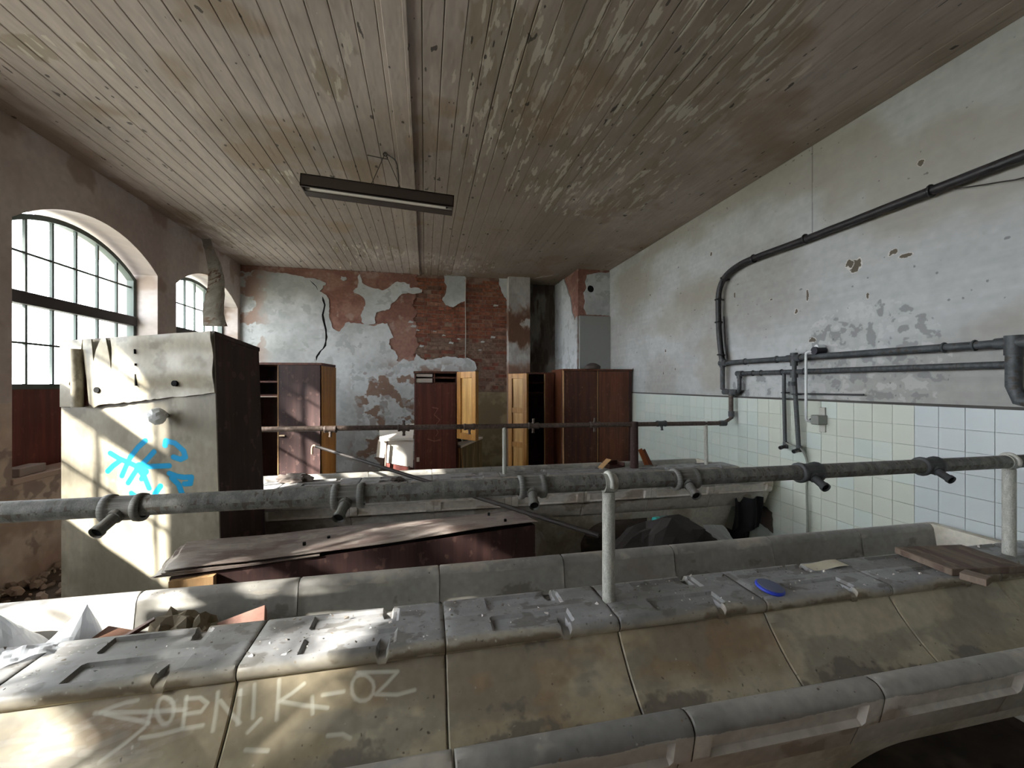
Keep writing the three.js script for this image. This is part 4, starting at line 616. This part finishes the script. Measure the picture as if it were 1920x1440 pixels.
{
  const t = thing('supply_pipe', 'upper grey supply pipe along the right wall above the tiles', 'pipe'), r = 0.021;
  meshOf('pipe', pipePath([[PX, 1.80, 2.4], [PX, 1.80, -3.49], [PX, 1.525, -3.49], [PX, 1.525, -3.39]], r, 0.04, 14), darkPipe, t);
  meshOf('tee', [cyl([PX, 1.80, -3.52], [PX, 1.80, -3.43], r * 1.35), cyl([PX, 1.76, -3.49], [PX, 1.84, -3.49], r * 1.3)], darkPipe, t);
  for (const z of [-3.2, -2.86, -1.75, -1.62]) clampRing(t, [PX, 1.80, z], [0, 0, 1], r);
  meshOf('tee', [cyl([PX, 1.80, -2.76], [PX, 1.80, -2.64], r * 1.3), cyl([PX, 1.84, -2.70], [PX, 1.74, -2.70], r * 1.25)], darkPipe, t);
  meshOf('drop_pipe', pipePath([[PX, 1.80, -2.70], [PX, 1.62, -2.695], [PX - 0.004, 1.11, -2.655]], 0.016, 0.03, 12), darkPipe, t);
  meshOf('valve', [cyl([PX, 1.70, -2.70], [PX, 1.65, -2.70], 0.026), cyl([PX - 0.02, 1.62, -2.698], [PX - 0.02, 1.585, -2.698], 0.024)], darkPipe, t);
  const tap = meshOf('tap', [cyl([PX, 1.13, -2.655], [PX, 1.085, -2.655], 0.021), cyl([PX, 1.10, -2.655], [PX - 0.075, 1.092, -2.63], 0.013, 0.016)], darkPipe, t); meshOf('bore_shade', cyl([PX - 0.066, 1.093, -2.633], [PX - 0.077, 1.092, -2.629], 0.0125), holeShade, tap);  // black plug colours in the shade of the tap mouth
  clampRing(t, [PX, 1.52, -2.69], [0, 1, 0], 0.018);
  meshOf('riser', pipePath([[PX, 1.80, -1.475], [PX, 1.51, -1.475], [PX, 1.495, -1.2], [PX, 1.495, 2.2]], 0.029, 0.07, 16), darkPipe, t);
  meshOf('tee', [cyl([PX, 1.80, -1.54], [PX, 1.80, -1.40], 0.028), cyl([PX, 1.835, -1.475], [PX, 1.74, -1.475], 0.033)], darkPipe, t);
}
{
  const t = thing('supply_pipe', 'lower grey supply pipe just above the tile line, beneath another pipe', 'pipe'), r = 0.018, x = PX + 0.008;
  meshOf('pipe', pipePath([[x, 1.695, -1.49], [x, 1.695, -3.28], [x, 1.525, -3.28], [x, 1.525, -3.36]], r, 0.03, 14), darkPipe, t);
  for (const z of [-3.12, -3.03, -2.82, -2.62]) clampRing(t, [x, 1.695, z], [0, 0, 1], r);
  meshOf('elbow', [cyl([x, 1.695, -3.31], [x, 1.695, -3.24], r * 1.35), cyl([x, 1.70, -3.28], [x, 1.65, -3.28], r * 1.3)], darkPipe, t);
  meshOf('junction', [cyl([x - 0.01, 1.525, -3.47], [x - 0.01, 1.525, -3.29], r * 1.4), cyl([x - 0.01, 1.55, -3.367], [x - 0.01, 1.49, -3.367], r * 1.5)], darkPipe, t);
  meshOf('drop_pipe', pipePath([[x, 1.695, -2.80], [x, 1.5, -2.80], [x - 0.004, 1.12, -2.785]], 0.014, 0.03, 12), darkPipe, t);
  const tap = meshOf('tap', [cyl([x, 1.14, -2.785], [x, 1.09, -2.785], 0.019), cyl([x, 1.108, -2.785], [x - 0.075, 1.10, -2.76], 0.012, 0.015)], darkPipe, t); meshOf('bore_shade', cyl([x - 0.067, 1.101, -2.763], [x - 0.077, 1.10, -2.759], 0.0115), holeShade, tap);  // tap mouth shade painted as a black plug
  clampRing(t, [x, 1.53, -2.80], [0, 1, 0], 0.016);
  meshOf('bracket_bar', cyl([x + 0.02, 1.525, -2.69], [x + 0.02, 1.53, -2.2], 0.006), darkPipe, t);
}
solo('hose', 'thin grey hose hanging from the taps on the tiled wall', 'hose', tube([[PX, 1.135, -2.77], [PX - 0.01, 1.125, -2.72], [PX - 0.005, 1.12, -2.66], [PX, 1.09, -2.62], [PX + 0.015, 1.0, -2.6], [PX + 0.015, 0.8, -2.605], [PX + 0.015, 0.55, -2.6], [PX + 0.01, FLOOR, -2.6]], 0.008, 60, 8), flat(0x8e9186, 0.5));
{
  const t = thing('cable_conduit', 'thin white cable conduit with socket crossing the grey wall pipes', 'conduit');
  const wm = flat(0xd6d8d8, 0.45); meshOf('conduit', pipePath([[2.80, 1.835, -2.50], [2.745, 1.835, -2.555], [2.745, 1.33, -2.555], [2.79, 1.325, -2.53]], 0.009, 0.02, 10), wm, t);
  meshOf('junction_box', cyl([2.84, 1.842, -2.50], [2.76, 1.842, -2.505], 0.03, 0.028, 18), flat(0x25252e, 0.5), t); meshOf('junction_cap', cyl([2.835, 1.868, -2.50], [2.775, 1.868, -2.50], 0.02, 0.018, 14), wm, t);
  const s = meshOf('socket_box', box(2.755, 2.84, 1.305, 1.375, -2.53, -2.465, 0.008), flat(0x8a8b84, 0.5), t); meshOf('mounting_plate', box(2.822, 2.84, 1.25, 1.43, -2.52, -2.475, 0.003), flat(0xb9b8ae, 0.6), s); meshOf('cable_gland', cyl([2.79, 1.335, -2.56], [2.79, 1.335, -2.52], 0.012), flat(0x5a5a56), s);
}

// ---------------------------------------------------------------- things lying about
{
  const t = thing('metal_rod', 'long dark metal rod with a hooked tip leaning over the farther trough', 'rod'), a = [-0.885, 1.086, -3.70], b = [0.98, 0.725, -2.25];
  meshOf('shaft', cyl(a, b, 0.012, 0.014, 12), ironMat, t); meshOf('hooked_tip', tube([a, [-0.905, 1.09, -3.715], [-0.915, 1.07, -3.71], [-0.915, 1.02, -3.705]], 0.009, 14, 8), flat(0xa0866e, 0.5), t);
}
const pl = solo('wooden_lath', 'left of two short orange slats leaning in the far basin', 'lath', box(-0.02, 0.02, -0.02, 0.2, -0.008, 0.008, 0.002), std({ map: yellowWood, color: 0xd09a70, roughness: 0.6 }), null, [2.09, 0.79, -3.63], [-0.15, 0, 0.36]);
solo('wooden_lath', 'right of two short orange slats leaning in the far basin', 'lath', box(-0.014, 0.018, -0.02, 0.195, -0.008, 0.008, 0.002), std({ map: redWood, color: 0xf0d0b0, roughness: 0.6 }), null, [2.14, 0.79, -3.645], [-0.15, 0, 0.42]);
{
  const t = thing('wooden_box', 'small broken open wooden box on the farther trough ledge', 'box', [1.63, 0.865, -3.42], [0, 0.3, 0]);
  meshOf('base', box(-0.09, 0.09, 0, 0.008, -0.05, 0.05), mDark, t); meshOf('side', box(-0.09, 0.09, 0, 0.05, -0.05, -0.042), mDark, t); meshOf('side', box(0.082, 0.09, 0, 0.04, -0.05, 0.05), mDark, t); meshOf('side', box(-0.09, -0.082, 0, 0.04, -0.05, 0.05), mDark, t);
  const l = meshOf('loose_lid', box(-0.06, 0.06, -0.003, 0.003, -0.03, 0.03), mPale, t); l.position.set(-0.10, 0.04, 0.0); l.rotation.set(0, 0, 0.6);
}
solo('rubble_lump', 'grey rubble heap at the left end of the farther trough ledge', 'rubble', crumple(12, 0.13, 0.045, 0.09, 0.5, 4), flat(0x6d635c, 0.95), null, [-0.98, 0.872, -3.42]);
solo('rubble_lump', 'small dark rubble bits on the farther trough ledge below the rod', 'rubble', crumple(14, 0.05, 0.02, 0.04, 0.6, 3), flat(0x5a5049, 0.95), null, [-0.2, 0.868, -3.28]);
{
  const plastic = new THREE.MeshPhysicalMaterial({ color: 0xd4d8de, transmission: 0.45, roughness: 0.55, thickness: 0, side: THREE.DoubleSide });
  const sheet = (seed, w, h, lift) => { const g = new THREE.PlaneGeometry(w, h, 18, 18), p = g.attributes.position; for (let i = 0; i < p.count; i++) { const x = p.getX(i), y = p.getY(i); p.setXYZ(i, x, lift * (1 - Math.hypot(x / w, y / h) * 1.9) + 0.05 * (fbm(x * 14 + seed, y * 14 + seed, 3) - 0.5), y); } const q = g.toNonIndexed(); q.computeVertexNormals(); return q; };
  solo('plastic_bag', 'clear crumpled plastic bag at the far left in the back basin of the nearest trough', 'plastic bag', sheet(5, 0.26, 0.24, 0.16), plastic, null, [-1.36, 0.73, -1.62]);
  solo('plastic_bag', 'pale peaked plastic bag in the back basin, left of the brown litter', 'plastic bag', sheet(9, 0.2, 0.22, 0.2), plastic, null, [-1.13, 0.7, -1.62], [0.2, 0, -0.35]);
  solo('plastic_sheet', 'torn plastic piece lying on the nearest trough ledge below the clear bags', 'plastic sheet', sheet(17, 0.13, 0.07, 0.015), plastic, null, [-1.04, 0.872, -1.38], [0, 0.5, 0]);
  solo('plastic_sheet', 'whitish plastic sheet slumped in front of the farther trough pedestal', 'plastic sheet', sheet(21, 0.34, 0.3, 0.1), plastic, null, [2.16, 0.40, -2.70], [1.1, 0, -0.5]);
}
const card = flat(0x8a7f6c, 0.9);
solo('crumpled_paper', 'tan crumpled paper heap in the back basin of the nearest trough', 'paper', crumple(31, 0.075, 0.075, 0.06, 0.55, 3), card, null, [-0.83, 0.76, -1.60]);
solo('crumpled_paper', 'smaller olive paper wad right of the tan crumpled heap', 'paper', crumple(33, 0.05, 0.05, 0.05, 0.6, 3), flat(0x79705c, 0.9), null, [-0.74, 0.755, -1.58]);
solo('broken_tile', 'red-brown broken tile with a dusty top, right of the paper wads in the back basin', 'tile', box(-0.08, 0.08, -0.015, 0.015, -0.04, 0.04, 0.004), std({ map: redTex, roughness: 0.9 }), null, [-0.62, 0.775, -1.58], [0.25, 0.3, 0.12]);
solo('broken_tile', 'dark rusty tile fragment left of the paper wads in the back basin', 'tile', box(-0.08, 0.08, -0.012, 0.012, -0.035, 0.035, 0.004), flat(0x5e4030, 0.9), null, [-0.97, 0.775, -1.57], [0.3, -0.4, 0.1]);
solo('wood_chip', 'thin brown wood sliver on the back basin litter', 'wood chip', box(-0.06, 0.06, -0.006, 0.006, -0.01, 0.01, 0.002), mDark, null, [-0.92, 0.80, -1.56], [0, 0.5, 0.4]);
solo('dark_litter', 'black bark litter between the two plastic bags', 'litter', crumple(41, 0.06, 0.035, 0.05, 0.7, 3), flat(0x2c241e, 0.95), null, [-1.22, 0.72, -1.60]);
{
  const t = thing('jar_lid', 'blue plastic lid lying on the nearest trough ledge', 'lid', [1.205, 0.874, -1.265], [0.14, 0, -0.12]), b = flat(0x2e44b8, 0.35);
  meshOf('disc', cyl([0, 0, 0], [0, 0.008, 0], 0.042, 0.042, 28), flat(0x6b7390, 0.6), t); meshOf('rim', new THREE.TorusGeometry(0.042, 0.0065, 8, 30).rotateX(Math.PI / 2).translate(0, 0.0, 0), b, t);
}
solo('wooden_board', 'dusty wooden board lying across the right end of the nearest trough ledge', 'board', box(-0.16, 0.16, 0, 0.028, -0.11, 0.11, 0.004), std({ map: greyTop, color: 0xdcd2c4, roughness: 0.9 }), null, [2.14, 0.866, -1.30], [0, -0.12, 0]);
solo('wooden_board', 'short pale offcut at the corner of the dusty board on the nearest trough', 'board', box(-0.03, 0.03, 0, 0.026, -0.035, 0.035, 0.003), std({ map: greyTop, color: 0xf0e6d8, roughness: 0.85 }), null, [2.0, 0.868, -1.16], [0, 0.3, 0]);
solo('paper_sheet', 'cream paper scrap on the nearest trough ledge, right of the blue lid', 'paper', (() => { const g = new THREE.PlaneGeometry(0.17, 0.06, 8, 4).rotateX(-Math.PI / 2), p = g.attributes.position; for (let i = 0; i < p.count; i++) p.setY(i, 0.004 + 0.004 * Math.sin(p.getX(i) * 30)); g.computeVertexNormals(); return g; })(), flat(0xcfc6ae, 0.85), null, [1.58, 0.866, -1.385], [0, 0.0, 0]);
solo('dark_sack', 'dark bulging sack in the gap before the farther trough', 'sack', crumple(52, 0.42, 0.33, 0.16, 0.3, 5), flat(0x35312f, 0.85), null, [1.62, 0.33, -2.58]);
{
  const t = thing('bottle', 'teal plastic bottle lying on the dark sack', 'bottle', [1.57, 0.66, -2.60], [0, 0.25, 0]);
  meshOf('body', new THREE.LatheGeometry([[0, 0], [0.024, 0], [0.026, 0.006], [0.026, 0.08], [0.012, 0.1], [0.011, 0.115]].map((q) => new THREE.Vector2(...q)), 18).rotateZ(-Math.PI / 2), flat(0x34504e, 0.3), t); meshOf('cap', cyl([-0.03, 0, 0], [0.004, 0, 0], 0.0275, 0.0275, 18), flat(0x3aa8a0, 0.35), t);
}
solo('black_cloth', 'black cloth hanging beside the end pedestal of the farther trough', 'cloth', (() => { const g = new THREE.PlaneGeometry(0.26, 0.46, 14, 14), p = g.attributes.position; for (let i = 0; i < p.count; i++) { const x = p.getX(i), y = p.getY(i); p.setXYZ(i, x + (y > -0.05 ? 0.04 : -0.03), y, 0.03 * Math.sin(x * 40 + y * 4) + 0.02 * Math.sin(y * 11)); } g.computeVertexNormals(); return g; })(), flat(0x17161a, 0.9), null, [2.52, 0.455, -2.93], [0.06, -0.15, 0]);
meshOf('bare_patch', extr(shapeOf(ragged([[2.94, 0.36], [3.14, 0.42], [3.2, 0.6], [3.1, 0.58], [2.95, 0.53]], 0.006, 0.03, 91)), 0.006).rotateY(Math.PI / 2).translate(XR - 0.02, 0, 0), flat(0x5d554c, 0.95), wallRight);
solo('brick', 'grey half brick on the sill below the larger window', 'brick', box(-0.05, 0.05, 0, 0.06, -0.12, 0.12, 0.006), flat(0x9d8f88, 0.95), null, [-2.77, 0.962, -3.58], [0, 0.1, 0]);
solo('brick', 'pinkish broken brick corner on the sill beside the torn wardrobe', 'brick', crumple(61, 0.05, 0.05, 0.06, 0.3, 1), flat(0xa0786a, 0.95), null, [-2.76, 0.98, -3.97]);
{ // strip of torn lining hanging from the ceiling corner before the second window
  const P = [], I = [], n = 26, m = 5, r = rng(77); for (let i = 0; i <= n; i++) { const t = i / n, x = -2.60 + 0.05 * Math.sin(t * 5), y = 3.37 - 1.02 * t, z = -5.72 - 0.36 * t + 0.02 * Math.sin(t * 9), w = 0.04 + 0.06 * sm(0, 0.3, t) + 0.02 * sm(0.6, 1, t) + 0.008 * r(); for (let j = 0; j <= m; j++) { const k = j / m - 0.5; P.push(x + 0.16 * k * (0.4 + t) + 0.02 * Math.cos(k * 6) + 0.012 * r(), y + 0.02 * k, z - k * w + 0.01 * (r() - 0.5)); } }
  for (let i = 0; i < n; i++) for (let j = 0; j < m; j++) { const a = i * (m + 1) + j, b = a + m + 1; I.push(a, b, a + 1, b, b + 1, a + 1); }
  const g = new THREE.BufferGeometry(); g.setAttribute('position', new THREE.Float32BufferAttribute(P, 3)); g.setIndex(I); g.computeVertexNormals(); setUV(g, (x, y, z) => [z * 3, y * 1.5]);
  solo('hanging_strip', 'ragged strip of torn lining hanging from the ceiling before the smaller window', 'torn lining', g, std({ color: 0xcfc6ba, map: plasterTex, roughness: 0.95 }));
}
{ // a ceiling board end sprung loose beside the pier
  const b = meshOf('loose_board', box(-0.05, 0.05, -0.008, 0, 0, 0.55, 0.002), ceilMat, ceiling); b.position.set(1.83, YC - 0.004, -6.72); b.rotation.set(0.16, 0.25, 0.35);
}
// paint curling off the ceiling boards, grit on the ledges, rubble along the left wall
function scatter(name, label, category, geo, mat, n, f) {
  const m = new THREE.InstancedMesh(geo, mat, n), o = new THREE.Object3D(), c = new THREE.Color(); m.name = name; m.castShadow = m.receiveShadow = true;
  for (let i = 0; i < n; i++) { f(o, i, c.set(0xffffff)); o.updateMatrix(); m.setMatrixAt(i, o.matrix); m.setColorAt(i, c); }
  m.userData = { label, category, kind: 'stuff' }; return place(m);
}
const flake = (() => { const g = new THREE.CylinderGeometry(0.5, 0.5, 1, 6, 3, true, -0.55, 1.1); g.rotateX(Math.PI / 2); g.translate(0, 0, -0.46); const p = g.attributes.position, r = rng(2); g.rotateX(0); for (let i = 0; i < p.count; i++) p.setX(i, p.getX(i) * (0.7 + 0.4 * r())); g.computeVertexNormals(); return g; })();
{
  const r = rng(101), mat = flat(0xcdc3b2, 0.8), spots = [[-0.75, -6.55, 0.55, 0.4, 110], [0.4, -6.6, 0.5, 0.35, 60], [0.9, -2.5, 0.6, 0.8, 60], [1.5, -2.6, 0.7, 1.0, 60], [1.2, -3.6, 0.6, 0.5, 30], [-0.49, -2.5, 0.10, 0.25, 14], [-2.3, -5.6, 0.25, 0.8, 40]], list = [];
  for (const [x, z, a, b, n] of spots) for (let i = 0; i < n; i++) { const t = r() * 6.283, q = Math.sqrt(r()); list.push([x + a * q * Math.cos(t), Math.max(ZB + 0.05, z + b * q * Math.sin(t))]); }
  scatter('paint_flakes', 'curled flakes of pale paint peeling off the ceiling boards', 'paint flakes', flake, mat, list.length, (o, i, c) => { const [x, z] = list[i], back = z < -6; o.position.set(x, YC - 0.004, z); o.rotation.set((r() - 0.3) * (back ? 0.9 : 0.3), (r() - 0.5) * 0.5, Math.PI + (r() - 0.5) * (back ? 1.2 : 0.5)); o.scale.set(0.02 + 0.045 * r(), 0.02 + 0.03 * r(), 0.04 + (back ? 0.16 : 0.09) * r()); c.setHSL(0.1, 0.12, 0.6 + 0.35 * r()); });
}
{
  const r = rng(55), g = new THREE.TetrahedronGeometry(1, 0);
  scatter('ledge_grit', 'paint chips and grit scattered over the nearest trough', 'grit', g, flat(0xffffff, 0.9), 700, (o, i, c) => {
    const q = r(), x = TX0 + 0.05 + r() * 4.2; let y, w;
    if (q < 0.45) { w = (r() - 0.5) * 0.2; y = 0.866; } else { w = 0.27 + 0.11 * r(); y = 0.643 + 0.1 * Math.max(0, (0.3 - w)) + 0.3 * Math.max(0, w - 0.36); }
    o.position.set(x, y, ZN + w); o.rotation.set(r() * 6, r() * 6, r() * 6); const s = 0.0015 + 0.004 * r() ** 3; o.scale.set(s * (1 + r()), s * 0.5, s * (1 + 2 * r())); const k = r(); c.setHSL(0.09, 0.15, k < 0.5 ? 0.12 + 0.15 * r() : 0.6 + 0.3 * r());
  });
  scatter('wall_rubble', 'plaster rubble and dirt along the foot of the left wall', 'rubble', new THREE.DodecahedronGeometry(1, 0), flat(0xffffff, 0.95), 900, (o, i, c) => { const d = r() ** 2; o.position.set(XL + 0.02 + d * 0.7, FLOOR + 0.04 * (1 - d) * r(), -6.6 + r() * 6); o.rotation.set(r() * 6, r() * 6, r() * 6); const s = 0.008 + 0.03 * r() ** 3; o.scale.set(s * 1.4, s * 0.8, s); c.setHSL(0.07, 0.25, 0.12 + 0.3 * r()); });
}

// ---------------------------------------------------------------- outside: ground and the trees that break up the sun
{
  const g = struct('ground', setUV(box(-40, XL - 0.43, FLOOR - 0.6, FLOOR - 0.3, -30, 30), (x, y, z) => [x / 6, z / 6]), std({ map: tex(256, 256, (u, v) => mixc([150, 150, 140], [118, 120, 108], sm(0.35, 0.65, fbm(u * 9, v * 9, 4)))), roughness: 0.95 }));
  const leaf = new THREE.BufferGeometry(); leaf.setAttribute('position', new THREE.Float32BufferAttribute([0, 0, 0, 0.35, 0.1, 0.5, 0, 0, 1, -0.35, 0.1, 0.5], 3)); leaf.setIndex([0, 1, 2, 0, 2, 3]); leaf.computeVertexNormals();
  const leafMat = new THREE.MeshPhysicalMaterial({ color: 0x6a7548, roughness: 0.9, transmission: 0.3, thickness: 0, side: THREE.DoubleSide }), bark = flat(0x5a4a3c, 0.95);
  const TREES = [[-9.0, -3.2, 6.3, 1.6, 180, 0.22], [-9.0, -1.75, 6.3, 0.95, 230, 0.13], [-9.2, 1.5, 6.4, 1.6, 30, 0.16], [-9.0, 3.4, 6.4, 1.6, 90, 0.1], [-9.6, 6.1, 6.9, 1.9, 24, 0.1]];
  const names = ['leafy tree outside nearest the back wall', 'broad leafy tree outside beyond the second window', 'tall leafy tree outside left of the room', 'leafy tree outside behind the viewer on the left', 'farthest leafy tree outside behind the viewer on the left'];
  TREES.forEach(([x, z, y, R, N, C], k) => {
    const t = thing('tree', names[k], 'tree', [x, FLOOR - 0.3, z], [0, 0, 0], 'trees outside the windows'), r = rng(200 + k), M = N > 100 ? 52 : 26;
    meshOf('trunk', [cyl([0, 0, 0], [0.1, y - 1.5, 0], 0.2, 0.12, 10), cyl([0.1, y - 1.6, 0], [0.8, y + 0.5, 0.6], 0.1, 0.03, 8), cyl([0.1, y - 1.7, 0], [-0.7, y + 0.6, -0.5], 0.1, 0.03, 8)], bark, t);
    const m = new THREE.InstancedMesh(leaf, leafMat, N * M), o = new THREE.Object3D(); m.name = 'foliage'; m.userData.kind = 'stuff'; m.castShadow = true; let i = 0;
    for (let a = 0; a < N; a++) { const p = new THREE.Vector3(r() - 0.5, r() - 0.5, r() - 0.5).normalize().multiplyScalar(R * Math.cbrt(r())), cr = C * (1 + 1.4 * r()); for (let b = 0; b < M; b++) { const q = new THREE.Vector3(r() - 0.5, r() - 0.5, r() - 0.5).normalize().multiplyScalar(cr * Math.cbrt(r())); o.position.set(p.x + q.x, y + p.y * 0.9 + q.y, p.z + q.z); o.rotation.set(r() * 6, r() * 6, r() * 6); o.scale.setScalar(0.1 + 0.1 * r()); o.updateMatrix(); m.setMatrixAt(i++, o.matrix); } }
    t.add(m);
  });
}
renderer.render(scene, camera);
